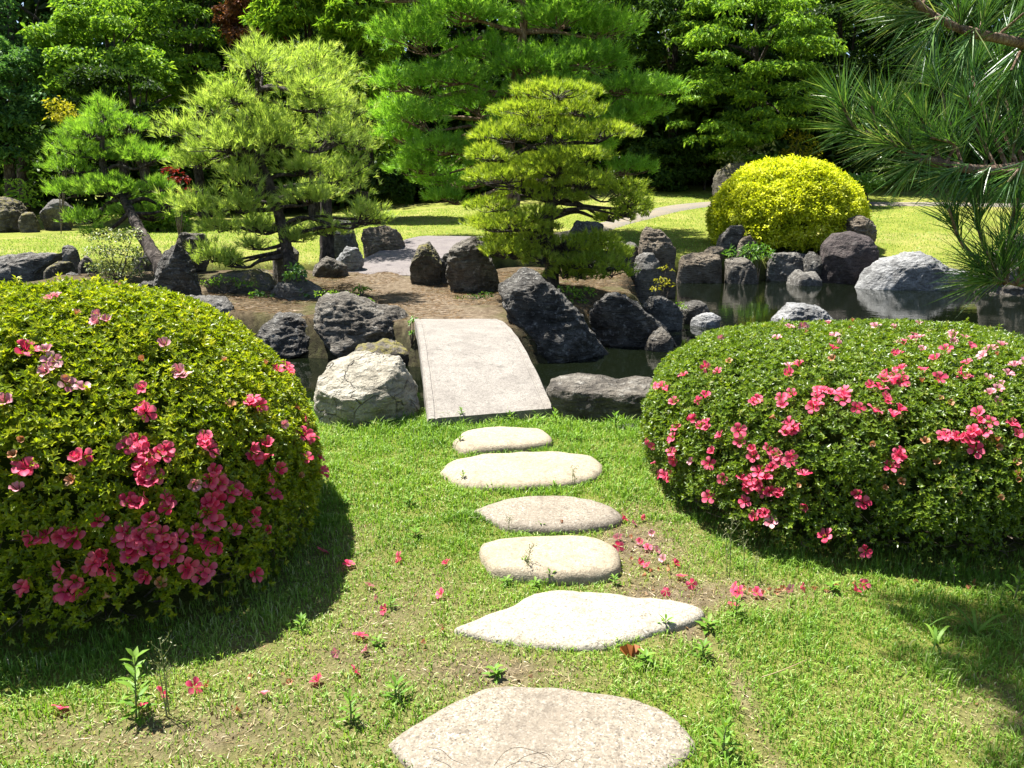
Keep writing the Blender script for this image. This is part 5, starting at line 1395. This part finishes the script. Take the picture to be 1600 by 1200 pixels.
def bent_needles(P, A, per, L, W, open_, tone):
    n = len(P) * per
    Pn, An = np.repeat(P, per, 0), np.repeat(A, per, 0)
    al = RNG.uniform(open_[0], open_[1], n)[:, None]
    pr = norm(np.cross(An, rand_dirs(n)))
    D = An * np.cos(al) + pr * np.sin(al)
    L = (L * RNG.uniform(0.65, 1.12, n))[:, None]
    S = norm(np.cross(D, rand_dirs(n)))
    Pn = Pn + An * (RNG.uniform(-0.045, 0.012, n))[:, None]
    sag = np.array((0, 0, -1.0)) * RNG.uniform(0.0, 0.16, n)[:, None] + 0.05 * RNG.normal(size=(n, 3))
    p1 = Pn + D * L * 0.5 + sag * L * 0.25
    p2 = Pn + D * L + sag * L
    w = W * 0.5
    V = np.stack([Pn - S * w, Pn + S * w, p1 - S * w * 0.95, p1 + S * w * 0.95, p2], 1).reshape(-1, 3)
    b = np.arange(n)[:, None] * 5
    T = b + np.array([[4, 2, 3]])
    Q = b + np.array([[0, 1, 3, 2]])
    rn = np.repeat(np.clip(tone + 0.28 * RNG.normal(size=n), 0, 1), 5)
    return V, T, Q, rn

def limb(pts, r0, r1, shoots):
    """pts: [(px, py, y)] along the limb; shoots: [(px0, py0, px1, py1, y, tone)]"""
    mb = MB()
    P = np.array([aty(x, y, d) for x, y, d in pts])
    root_ = fb + np.array((0, 0.12, P[0][2] + 0.05 - fb[2]))
    P = np.vstack([root_, 0.5 * (root_ + P[0]) + np.array((0, 0, 0.03)), P])
    mb.tube(P - fb, np.linspace(r0 * 1.3, r1, len(P)), 9, 6, 0.3)
    TC = catmull(P, 8)
    for (x0, y0, x1, y1, d, tone) in shoots:
        a, e = aty(x0, y0, d), aty(x1, y1, d + random.uniform(-.06, .06))
        k = np.argmin(np.linalg.norm(TC - a, axis=1))
        mb.tube([TC[k] - fb, 0.5 * (TC[k] + a) - fb + np.array((0, 0, -.004)), a - fb, e - fb], [r1 * 0.9, r1 * 0.8, r1 * 0.75, 0.003], 6, 4, 0.3)
    link('branch', mb.mesh('branch', M['bark_shoot'], True), froot)
    for (x0, y0, x1, y1, d, tone) in shoots:
        a, e = aty(x0, y0, d), aty(x1, y1, d)
        ax_ = norm(e - a)
        m2 = 5
        Pq = np.array([a + (e - a) * t for t in np.linspace(0.25, 1.0, m2)])
        V, T, Q, rn = bent_needles(Pq, np.repeat(ax_[None], m2, 0), 21, 0.140, 0.0025, (0.15, 0.95), tone)
        link('needles', mesh_np('needles', V - fb, T, Q, rn, False, [M['needle_dark']]), froot, kind='stuff')

limb([(1760,110,2.5),(1660,80,2.35),(1590,66,2.25),(1510,48,2.2),(1455,22,2.2),(1420,-8,2.2),(1380,-50,2.25)], 0.016, 0.007,
     [(1455,22,1415,24,2.2,.75),(1440,0,1395,-6,2.22,.8),(1500,40,1498,6,2.2,.5),(1530,50,1545,5,2.2,.5),(1560,56,1600,20,2.25,.5),(1470,30,1450,60,2.15,.6),(1590,60,1620,30,2.3,.5),(1520,50,1500,95,2.15,.45),(1420,-8,1380,-20,2.2,.7),(1600,70,1580,110,2.3,.4)])
limb([(1780,290,2.6),(1690,272,2.45),(1610,262,2.3),(1540,266,2.25),(1470,256,2.2),(1415,236,2.2),(1370,214,2.2),(1345,206,2.2)], 0.018, 0.006,
     [(1345,206,1322,196,2.2,.7),(1328,190,1312,150,2.2,.55),(1370,205,1362,165,2.2,.55),(1390,200,1392,160,2.22,.5),(1400,228,1370,222,2.15,.75),(1430,240,1400,205,2.18,.5),(1450,238,1440,185,2.25,.45),(1470,250,1478,200,2.25,.4),
      (1500,255,1490,205,2.3,.4),(1520,180,1512,150,2.35,.4),(1470,140,1458,110,2.35,.4),(1540,255,1545,205,2.3,.35),(1560,180,1560,140,2.35,.35),(1580,250,1590,200,2.3,.35),(1600,170,1600,120,2.35,.4),(1500,262,1470,275,2.15,.5),
      (1440,250,1420,262,2.15,.65),(1540,268,1520,290,2.2,.4),(1590,265,1575,285,2.2,.4),(1620,250,1640,200,2.4,.4),(1520,120,1530,90,2.4,.4),(1560,110,1570,75,2.4,.4),(1450,190,1425,165,2.3,.45),(1610,140,1620,100,2.4,.35),(1490,225,1455,215,2.2,.5)])
limb([(1760,470,2.5),(1680,455,2.35),(1610,446,2.2),(1562,440,2.15)], 0.012, 0.007,
     [(1562,440,1540,392,2.15,.5),(1570,438,1566,380,2.15,.5),(1560,436,1520,412,2.13,.65),(1590,440,1600,385,2.15,.5),(1556,440,1530,440,2.12,.75),(1620,440,1625,380,2.2,.5),(1572,420,1590,345,2.18,.5),(1500,375,1482,325,2.2,.35),(1530,360,1525,320,2.2,.35),(1580,350,1590,310,2.2,.45),(1600,430,1640,420,2.2,.5)])

# its higher limbs, above the frame, whose shade falls on the grass at the right
def high_limb(pts, pads):
    mb = MB()
    mb.tube(np.array(pts) - fb, np.linspace(0.05, 0.012, len(pts)), 8, 6, 0.3)
    link('branch', mb.mesh('branch', M['bark_red'], True), froot)
    for (c, r_) in pads:
        n = int(1100 * r_[0] * r_[1] * 3.2)
        D = rand_dirs(n)
        P = np.array(c) + D * np.array(r_) * (RNG.uniform(0.2, 1, n) ** 0.5)[:, None]
        A = norm(D * 0.5 + np.array((0, 0, 0.8)) + 0.3 * RNG.normal(size=(n, 3)))
        V, T, rn = needle_arr(np.repeat(P, 26, 0), norm(np.repeat(A, 26, 0) + 0.75 * rand_dirs(n * 26)), 0.13, 0.0032)
        link('needles', mesh_np('needles', V - fb, T, rnd=rn, mats=[M['needle_dark']]), froot, kind='stuff')
HZ_ = 3.0
def shade_spot(px, py, rx, ry):
    g = atz(px, py, 0.0)
    k = HZ_ / SUN_DIR.z
    return ((g[0] + SUN_DIR.x * k, g[1] + SUN_DIR.y * k, HZ_ + random.uniform(-.05, .05)), (rx, ry, 0.10))
high_limb([(3.25, 3.0, 2.7), (2.6, 3.6, 2.9), (1.9, 3.9, 2.95), (1.2, 4.0, 2.98)],
          [shade_spot(*q) for q in [(1480, 965, 0.17, 0.14), (1545, 1000, 0.2, 0.17), (1600, 950, 0.17, 0.12), (1590, 1060, 0.18, 0.17), (1660, 1010, 0.3, 0.22), (1640, 1120, 0.16, 0.14), (1420, 950, 0.07, 0.06), (1425, 1030, 0.09, 0.03), (1500, 1050, 0.08, 0.08), (1600, 1190, 0.10, 0.05)]])

# ------------------------------------------------------------------ grass
def blades(name, n, xr, yr, hmin, hmax, width, dens=None, mat='grass', seg=2):
    x = RNG.uniform(xr[0], xr[1], n)
    y = RNG.uniform(yr[0], yr[1], n)
    inview = (np.abs(x) < 0.70 * y + 0.9)
    x, y = x[inview], y[inview]
    P2 = np.stack([x, y], -1)
    s = soil_mask(x, y)
    keep = RNG.random(len(x)) > 0.90 * s ** 1.1
    keep &= sdist(P2, POND) < -0.12
    keep &= ~in_steps(x, y, -0.012)
    for dm in (dome_l, dome_r):
        rr = dm.rel(x, y)
        keep &= ~((rr < 0.80) | ((rr < 0.97) & (RNG.random(len(x)) < 0.6)))
    if dens is not None:
        keep &= RNG.random(len(x)) < dens(x, y)
    x, y, s = x[keep], y[keep], s[keep]
    n = len(x)
    z = height(x, y)
    P = np.stack([x, y, z - 0.004], -1)
    tuft = fbm(np.stack([x * 6, y * 6, 0 * x], -1), 3)
    big = fbm(np.stack([x * 1.3, y * 1.3, 0 * x + 9], -1), 3)
    hgt = RNG.uniform(hmin, hmax, n) * np.clip(0.85 + 0.6 * tuft, 0.35, 1.7) * (1 - 0.45 * s)
    az = RNG.random(n) * 2 * math.pi
    lean = RNG.uniform(0.1, 0.9, n)
    dirh = np.stack([np.cos(az), np.sin(az), 0 * az], -1)
    S = np.stack([-np.sin(az), np.cos(az), 0 * az], -1)
    tw = RNG.uniform(-0.9, 0.9, n)[:, None]
    S = norm(S + dirh * tw)
    w = (width * RNG.uniform(0.7, 1.3, n) * 0.5)[:, None]
    up = np.array((0, 0, 1.0))
    p1 = P + (up * (hgt * 0.6)[:, None]) + dirh * (hgt * lean * 0.28)[:, None]
    p2 = P + (up * (hgt * (1 - 0.35 * lean))[:, None]) + dirh * (hgt * lean)[:, None]
    V = np.stack([P - S * w, P + S * w, p1 - S * w * 0.8, p1 + S * w * 0.8, p2], 1).reshape(-1, 3)
    b = np.arange(n)[:, None] * 5
    rn = np.clip(0.36 + 0.16 * RNG.normal(size=n) - 0.20 * big + 0.30 * s, 0, 0.8)
    dry = RNG.random(n) < 0.035 + 0.24 * s + 0.08 * np.clip(-big, 0, 1)
    rn = np.where(dry, RNG.uniform(0.8, 1.0, n), rn)
    me = mesh_np(name, V, b + np.array([[4, 2, 3]]), b + np.array([[0, 1, 3, 2]]), np.repeat(rn, 5), False, [M[mat]])
    return link(name, me, kind='stuff')
blades('grass', 205000, (-3.1, 3.2), (1.0, 3.6), 0.022, 0.052, 0.0042)
blades('grass', 150000, (-2.2, 4.2), (3.5, 6.2), 0.026, 0.058, 0.0055)
# taller rough grass along the bridge foot and the boulders
def rough_zone(x, y):
    d1 = np.exp(-((y - 5.05) / 0.22) ** 2) * ((x > -1.2) & (x < 1.3))
    return 0.7 * d1
blades('long_grass', 16000, (-1.2, 1.4), (4.6, 5.6), 0.05, 0.11, 0.0055, rough_zone)
def bush_foot(x, y):
    r1 = dome_l.rel(x, y)
    r2 = dome_r.rel(x, y)
    return 0.6 * (((r1 < 1.12) & (r1 > 0.8)) | ((r2 < 1.05) & (r2 > 0.8)))
blades('long_grass', 22000, (-2.4, 2.8), (1.9, 4.0), 0.04, 0.09, 0.0032, bush_foot)
# far lawn: short turf near the shore that shows as blades
n = 60000
x = RNG.uniform(-14, 14, n); y = RNG.uniform(15.5, 32, n)
k = (sdist(np.stack([x, y], -1), POND) < -0.1) & (sdist(np.stack([x, y], -1), ISLE) < 0)
x, y = x[k], y[k]
P = np.stack([x, y, height(x, y)], -1)
V, T, rn = needle_arr(P, norm(np.array((0, 0, 1.0)) + 0.5 * RNG.normal(size=(len(x), 3))), RNG.uniform(0.03, 0.07, len(x)), 0.02, RNG.uniform(0.3, 0.85, len(x)))
link('turf', mesh_np('turf', V, T, rnd=rn, mats=[M['grass']]), kind='stuff')
# pine needle litter on the island path
n = 26000
x = RNG.uniform(-4.5, 2.6, n); y = RNG.uniform(8.7, 14.6, n)
k = (sdist(np.stack([x, y], -1), ISLE) > 0.02) & (fbm(np.stack([x * 1.4, y * 1.4, 0 * x + 4], -1), 3) > -0.15)
x, y = x[k], y[k]
P = np.stack([x, y, height(x, y) + 0.006], -1)
D = norm(np.stack([RNG.normal(size=len(x)), RNG.normal(size=len(x)), 0.12 * RNG.normal(size=len(x))], -1))
V, T, rn = needle_arr(P, D, RNG.uniform(0.05, 0.13, len(x)), 0.005)
link('needle_litter', mesh_np('needle_litter', V, T, rnd=rn, mats=[M['litter']]), kind='stuff')
# dry clippings and crumbs on the bare patches
n = 34000
x = RNG.uniform(-1.6, 1.6, n); y = RNG.uniform(1.6, 4.2, n)
k = (RNG.random(n) < soil_mask(x, y) * 0.9 + 0.05) & ~in_steps(x, y)
x, y = x[k], y[k]
P = np.stack([x, y, height(x, y) + 0.004], -1)
D = norm(np.stack([RNG.normal(size=len(x)), RNG.normal(size=len(x)), 0.25 * RNG.normal(size=len(x))], -1))
V, T, rn = needle_arr(P, D, RNG.uniform(0.012, 0.04, len(x)), 0.003)
nc = 9000
xc = RNG.uniform(-1.7, 1.7, nc); yc = RNG.uniform(1.6, 4.2, nc)
kc = (RNG.random(nc) < soil_mask(xc, yc)) & ~in_steps(xc, yc)
xc, yc = xc[kc], yc[kc]
nc = len(xc)
tet = norm(np.array([(1, 1, 1), (-1, -1, 1), (-1, 1, -1), (1, -1, -1)], float))
rc = RNG.uniform(0.002, 0.0065, nc) * RNG.uniform(0.6, 1.2, nc)
Vc = np.stack([xc, yc, height(xc, yc) + 0.3 * rc], -1)[:, None, :] + (tet[None] + 0.5 * RNG.normal(size=(nc, 4, 3))) * rc[:, None, None]
Tc = np.arange(nc)[:, None, None] * 4 + np.array([(0, 1, 2), (0, 3, 1), (0, 2, 3), (1, 3, 2)])[None]
link('soil_crumbs', mesh_np('soil_crumbs', Vc.reshape(-1, 3), Tc.reshape(-1, 3), rnd=np.repeat(RNG.random(nc), 4), mats=[M['litter']]), kind='stuff')
link('dry_clippings', mesh_np('dry_clippings', V, T, rnd=rn, mats=[M['straw']]), kind='stuff')

# ------------------------------------------------------------------ weeds
def weed_mesh(seed, hgt, nleaf, L, W, spread_):
    rg = np.random.default_rng(seed)
    lv = MB()
    for k in range(nleaf):
        f = (k + 0.5) / nleaf
        a = k * 2.4 + rg.uniform(-.3, .3)
        el = 0.25 + 0.9 * f * (1 - spread_) + rg.uniform(-.15, .15)
        d = np.array((math.cos(a) * math.cos(el), math.sin(a) * math.cos(el), math.sin(el)))
        l_ = L * rg.uniform(0.75, 1.15) * (1 - 0.35 * f)
        s = norm(np.cross(d, np.array((0, 0, 1.0))))
        nn = np.cross(s, d)
        p0 = np.array((0, 0, hgt * f))
        V = []
        for t, wf in ((0, 0.25), (0.3, 0.85), (0.6, 1.0), (1.0, 0.0)):
            q = p0 + d * l_ * t - np.array((0, 0, 1)) * l_ * 0.22 * t * t
            V += [q - s * W * wf * .5 + nn * W * wf * .15, q, q + s * W * wf * .5 + nn * W * wf * .15]
        Q = []
        for i in range(3):
            for j in range(2):
                b = i * 3 + j
                Q.append((b, b + 1, b + 4, b + 3))
        lv.add(np.array(V), quads=Q, rnd=float(np.clip(0.4 + 0.3 * f + 0.15 * rg.normal(), 0, 1)))
    st = MB()
    st.tube([(0, 0, -0.01), (0.003, 0, hgt * .5), (0, 0.003, hgt)], [0.003, 0.0024, 0.001], 5, 3)
    return lv.mesh('leaves', M['weed'], True), st.mesh('stem', M['seed_stem'], True)
WEEDS = [weed_mesh(50 + k, h, n, L, W, s_) for k, (h, n, L, W, s_) in enumerate([(0.05, 14, 0.06, 0.011, 0.2), (0.035, 12, 0.05, 0.014, 0.6), (0.09, 18, 0.055, 0.010, 0.1), (0.20, 26, 0.085, 0.016, 0.35)])]

def weed(px, py, kind, scale, label, group=None, cat='weed'):
    q = on_ground(px, py)
    root = thing('weed', Vector(q), label, cat, group)
    root.rotation_euler = (random.uniform(-.1, .1), random.uniform(-.1, .1), random.uniform(0, 6.28))
    root.scale = (scale * 1.05,) * 3
    link('leaves', WEEDS[kind][0], root)
    link('stem', WEEDS[kind][1], root)
weed(213, 1122, 3, 1.0, 'tall leafy lance leaved weed standing in the sun before the left azalea')
WG = 'small weeds growing in the grass'
for (px, py, kind, sc_, lb) in [
    (620,1095,0,1.15,'bushy weed in the grass left of the largest stepping stone'),
    (548,1130,2,1.0,'thin weed left of the bushy one, near the bottom'),
    (590,1010,1,0.8,'small weed tuft in the bare soil left of the white stepping stone'),
    (775,1058,1,1.0,'low broad weed between the two lowest stepping stones'),
    (1130,1180,2,1.1,'upright weed right of the largest stepping stone'),
    (1038,985,0,0.85,'weed growing over the right front edge of the white stepping stone'),
    (820,898,2,0.8,'slim weed before the thick cream stepping stone, middle one of the row'),
    (860,912,0,0.9,'dark green weed before the thick cream stepping stone, right one of the row'),
    (791,914,1,0.8,'weed before the thick cream stepping stone, left one of the row'),
    (836,918,1,0.8,'flat weed between the slim and the dark green weeds'),
    (961,914,0,0.7,'lone weed right of the weeds before the thick cream stepping stone'),
    (1150,965,2,0.9,'weed in the lawn right of the white stepping stone tip'),
    (1105,985,1,1.1,'spreading weed in the lawn below the white stepping stone tip'),
    (1100,1030,0,1.0,'weed tuft right of the orange dried leaf'),
    (1008,1040,1,1.1,'broad weed under the orange dried leaf'),
    (724,758,2,0.8,'weed at the left end of the wide cream stepping stone'),
    (866,766,0,0.8,'weed at the front edge of the wide cream stepping stone'),
    (846,832,0,0.8,'weed between the half moon and thick cream stepping stones'),
    (718,700,2,1.0,'weed left of the smallest cream stepping stone'),
    (722,662,2,1.1,'weed at the left corner of the bridge front edge'),
    (797,660,0,1.2,'weed in the middle of the bridge front edge'),
    (846,664,1,1.3,'weed right of the middle of the bridge front edge'),
    (868,664,0,1.4,'tufted weed at the right corner of the bridge'),
    (962,672,2,1.3,'weed before the flat topped rock'),
    (900,690,1,1.2,'weed in the grass right of the smallest cream stepping stone'),
    (1490,912,2,1.0,'weed at the sunny edge before the right azalea'),
    (1468,905,0,0.9,'weed left of another one at the foot of the right azalea'),
    (1560,950,3,0.5,'weed in the pine shade at the right edge'),
    (1585,935,2,1.2,'weed beside the right photo edge before the azalea'),
    (610,950,0,0.7,'tiny weed in the soil right of the left azalea shadow'),
    (472,985,0,0.9,'weed at the rim of the left azalea shadow'),
    (540,790,1,1.0,'weed in the lawn between the left azalea and the stepping stones'),
    (650,840,1,1.1,'broad weed in the lawn left of the half moon stepping stone'),
    (640,790,0,1.0,'weed in the bright lawn left of the stepping stones'),
    (1300,925,1,1.0,'yellowish weed among fallen flowers before the right azalea')]:
    weed(px, py, kind, sc_, lb, WG)

def stalk(px, py, hgt, label, seed, n=1):
    rg = np.random.default_rng(seed)
    q = on_ground(px, py)
    root = thing('seed_stalk', Vector(q), label, 'weed')
    mb = MB()
    hd = MB()
    for s in range(n):
        ox, oy = rg.uniform(-.03, .03, 2) if s else (0, 0)
        h = hgt * (1 if s == 0 else rg.uniform(0.55, 0.85))
        bx = rg.uniform(-.02, .02)
        mb.tube([(ox, oy, -0.01), (ox + bx * .5, oy, h * .5), (ox + bx, oy, h)], [0.0022, 0.0017, 0.0009], 5, 4)
        for k in range(9):
            f = 0.62 + 0.38 * k / 8
            a = rg.uniform(0, 6.28)
            e = np.array((ox + bx * f, oy, h * f))
            t = e + np.array((math.cos(a), math.sin(a), 1.1)) * h * rg.uniform(0.08, 0.15)
            mb.tube([e, (e + t) / 2 + np.array((0, 0, -.003)), t], [0.001, 0.0009, 0.0006], 4, 2)
            for _ in range(4):
                p = t + rg.normal(size=3) * 0.008
                V, T, rn = leaf_arr(p[None], norm(rg.normal(size=3) + np.array((0, 0, 1.0)))[None], norm(rg.normal(size=3))[None], 0.009, 0.004, 0.2)
                hd.add(V, T, rnd=rn)
    link('stem', mb.mesh('stem', M['seed_stem'], True), root)
    link('seed_head', hd.mesh('seed_head', M['seed_stem']), root, kind='stuff')
stalk(264, 1115, 0.24, 'thin branching seed stalk right of the tall leafy weed', 1, 3)
stalk(1140, 905, 0.27, 'tall pale seed stalk in front of the right azalea left end', 2, 2)
stalk(1163, 905, 0.20, 'short pale seed stalk right beside the tall one by the right azalea', 3, 2)
stalk(822, 900, 0.13, 'fine dry seed stalk against the thick cream stepping stone', 4, 2)
stalk(892, 768, 0.13, 'fine dry seed stalk against the wide cream stepping stone', 5, 2)
stalk(795, 834, 0.08, 'tiny seed stalk at the left of the half moon stepping stone', 6, 1)

# long strap leaved plants in the pine shade
def strap_plant(px, py, label, seed, n=7, L=0.2):
    rg = np.random.default_rng(seed)
    q = on_ground(px, py)
    root = thing('strap_leaf_plant', Vector(q), label, 'plant')
    for k in range(n):
        a = rg.uniform(0, 6.28)
        l_ = L * rg.uniform(0.7, 1.15)
        hd = np.array((math.cos(a), math.sin(a), 0))
        s = np.array((-math.sin(a), math.cos(a), 0))
        V = []
        for t in np.linspace(0, 1, 7):
            c = hd * l_ * t * 0.85 + np.array((0, 0, l_ * (1.15 * t - 1.0 * t * t)))
            w = 0.011 * (1 - t ** 2.5) + 0.0005
            V += [c - s * w * .5, c + s * w * .5]
        Q = [(2 * i, 2 * i + 1, 2 * i + 3, 2 * i + 2) for i in range(6)]
        link('leaf', mesh_np('leaf', np.array(V), quads=np.array(Q), rnd=np.full(14, rg.random()), smooth=True, mats=[M['weed']]), root)
strap_plant(1525, 990, 'strap leaved plant arching in the pine shade at the right', 1, 7, 0.2)
strap_plant(1462, 1005, 'low strap leaved tuft at the rim of the pine shade', 2, 4, 0.14)

# ------------------------------------------------------------------ fallen flowers
def fallen(px, py, kind, label, group=None):
    q = on_ground(px, py)
    me = random.choice(FLOWERS[kind])
    st = in_steps(np.array([q[0]]), np.array([q[1]]))[0]
    o = link('fallen_flower', me, loc=(q[0], q[1], q[2] + 0.022 + (0.03 if st else 0)))
    o.rotation_euler = (random.uniform(-1.4, 1.4), random.uniform(-1.4, 1.4), random.uniform(0, 6.28))
    o.scale = (random.uniform(0.7, 1.0), random.uniform(0.7, 1.0), random.uniform(0.45, 0.8))
    tag(o, label, 'fallen flower', group)
for px, py, kd, lb in [
    (697,886,'pink','single fallen pink flower on the grass left of the thick cream stepping stone'),
    (622,878,'pink','fallen pink flower on thin grass midway between left azalea and thick cream stone'),
    (688,936,'pink','fallen pink flower on the grass left of the white stepping stone'),
    (600,961,'pink','fallen pink flower on the soil right of the left azalea shadow'),
    (545,887,'pink','fallen pink flower just outside the top of the left azalea shadow'),
    (563,999,'pink','fallen pink flower at the rim of the left azalea shadow'),
    (571,1022,'pale','pale pink fallen flower below another at the shadow rim'),
    (525,1029,'pale','pale fallen flower with upright petals at the shadow corner'),
    (557,1056,'pink','fallen pink flower in the grass left of the largest stepping stone'),
    (495,1071,'pink','flat magenta fallen flower below the left azalea shadow'),
    (413,1092,'pale','pale shrivelled fallen flower in the dry grass at the lower left'),
    (306,1082,'pink','pink fallen flower beside an orange one at the lower left'),
    (324,1080,'faded','orange fallen flower beside a pink one at the lower left'),
    (255,1092,'pink','pink flower caught at the foot of the thin seed stalk'),
    (223,1112,'pink','small magenta flower at the foot of the tall leafy weed'),
    (96,1113,'pink','fallen pink flower at the bottom left, alone in the dry grass'),
    (505,866,'pink','fallen pink flower touching the right side of the left azalea'),
    (393,1066,'faded','orange withered flower at the lower edge of the left azalea shadow'),
    (452,1074,'faded','orange withered flower left of the flat magenta one'),
    (372,1118,'faded','withered orange flower in the dry grass below the others'),
    (578,921,'pale','salmon fallen flower on the soil patch near the shadow tip'),
    (588,940,'pale','salmon fallen flower just under another on the soil patch'),
    (660,1012,'faded','brown withered flower left of the white stepping stone'),
    (692,990,'faded','orange withered flower touching the left tip of the white stepping stone'),
    (877,830,'faded','orange withered flower between the half moon and thick cream stones'),
    (1055,886,'pink','large bright pink fallen flower at the left foot of the right azalea'),
    (1064,906,'pink','fallen pink flower below the large bright one by the right azalea'),
    (1080,921,'pink','fallen pink flower above the tip of the white stepping stone'),
    (1145,953,'pink','dull red fallen flower alone in the grass below the flower row'),
    (1253,926,'pink','magenta fallen flower in the middle of the row before the right azalea'),
    (1040,932,'pink','small fallen flower touching the white stepping stone top edge')]:
    fallen(px, py, kd, lb)
for px, py, kd in [(975,816,'pink'),(1003,815,'pink'),(990,822,'pale'),(965,846,'pale'),(1000,853,'pink'),(966,861,'pink'),(1012,861,'pink'),(1026,866,'pale'),(1000,886,'pink'),(1010,891,'pink'),(1030,896,'faded'),(1035,880,'pale'),
                   (985,880,'faded'),(1005,906,'faded'),(1018,840,'pale'),(985,845,'faded'),(1016,900,'faded'),(1045,895,'faded')]:
    fallen(px, py, kd, {'pink': 'deep pink', 'pale': 'pale pink', 'faded': 'withered orange'}[kd] + ' fallen flower in the scatter between stepping stones and right azalea', {'pink': 'deep pink', 'pale': 'pale pink', 'faded': 'withered orange'}[kd] + ' fallen flowers left of the right azalea')
for px, py, kd in [(1146,926,'pink'),(1152,933,'pink'),(1172,930,'faded'),(1182,933,'pink'),(1200,928,'faded'),(1214,931,'faded'),(1234,928,'pale'),(1272,927,'faded'),(1290,930,'faded'),(1332,919,'faded'),(1337,929,'pink'),(1349,920,'pink'),
                   (1162,926,'faded'),(1192,934,'faded'),(1428,915,'faded'),(1512,926,'faded'),(1520,917,'faded'),(1222,926,'faded'),(1308,922,'faded')]:
    fallen(px, py, kd, {'pink': 'deep pink', 'pale': 'pale pink', 'faded': 'withered orange'}[kd] + ' fallen flower lying in the row along the foot of the right azalea', {'pink': 'deep pink', 'pale': 'pale pink', 'faded': 'withered orange'}[kd] + ' fallen flowers before the right azalea')

# ------------------------------------------------------------------ dried leaf, twigs, straw
q = on_ground(986, 1034)
V, Q = [], []
for i, a in enumerate(np.linspace(-0.9, 0.9, 9)):
    fold = 0.010 * (1 if i % 2 else -1)
    for t in (0.12, 0.6, 1.0):
        L = 0.055 * (1 - 0.10 * (i == 4)) * t
        V.append((math.sin(a) * L * 1.15, fold * t, math.cos(a) * L))
for i in range(8):
    for j in range(2):
        b = i * 3 + j
        Q.append((b, b + 1, b + 4, b + 3))
me = mesh_np('dried_leaf', np.array(V), quads=np.array(Q), rnd=RNG.random(len(V)), smooth=False, mats=[M['dry_leaf']])
o = tag(link('dried_leaf', me, loc=(q[0], q[1], q[2] + 0.005)), 'fan shaped orange brown dried leaf standing in the grass before the white stepping stone', 'leaf')
o.rotation_euler = (R(-25), R(12), R(15))

def twig(pts_px, label, name='twig', mat='twig', r_=0.0009, lift=0.06):
    P = np.array([atz(x, y, lift + (0.012 if 0 < k < len(pts_px) - 1 else 0)) for k, (x, y) in enumerate(pts_px)])
    c = P[0].copy()
    mb = MB()
    mb.tube(P - c, [r_] * (len(P) - 1) + [r_ * .5], 5, 6)
    return tag(link(name, mb.mesh(name, M[mat], True), loc=Vector(c)), label, name.replace('_', ' '))
twig([(772,1196),(790,1174),(815,1168),(850,1180),(862,1192)], 'long curved dry twig on the largest stepping stone', lift=0.052)
twig([(800,1198),(820,1182),(850,1176),(866,1186)], 'thin twig beside the long curved twig on the largest stepping stone', lift=0.052)
twig([(670,1168),(690,1172),(706,1186),(730,1196)], 'short twig at the left part of the largest stepping stone', lift=0.05)
twig([(870,1196),(884,1186),(896,1190),(910,1182)], 'small forked twig at the front middle of the largest stepping stone', lift=0.052)
twig([(1190,1058),(1215,1050),(1240,1040),(1262,1030)], 'straight straw coloured stalk lying on the lawn at the right', 'dry_stalk', 'straw', 0.0018, 0.03)
print('objects', len(bpy.data.objects), 'tris', sum(len(m.loop_triangles) if False else len(m.polygons) for m in bpy.data.meshes))
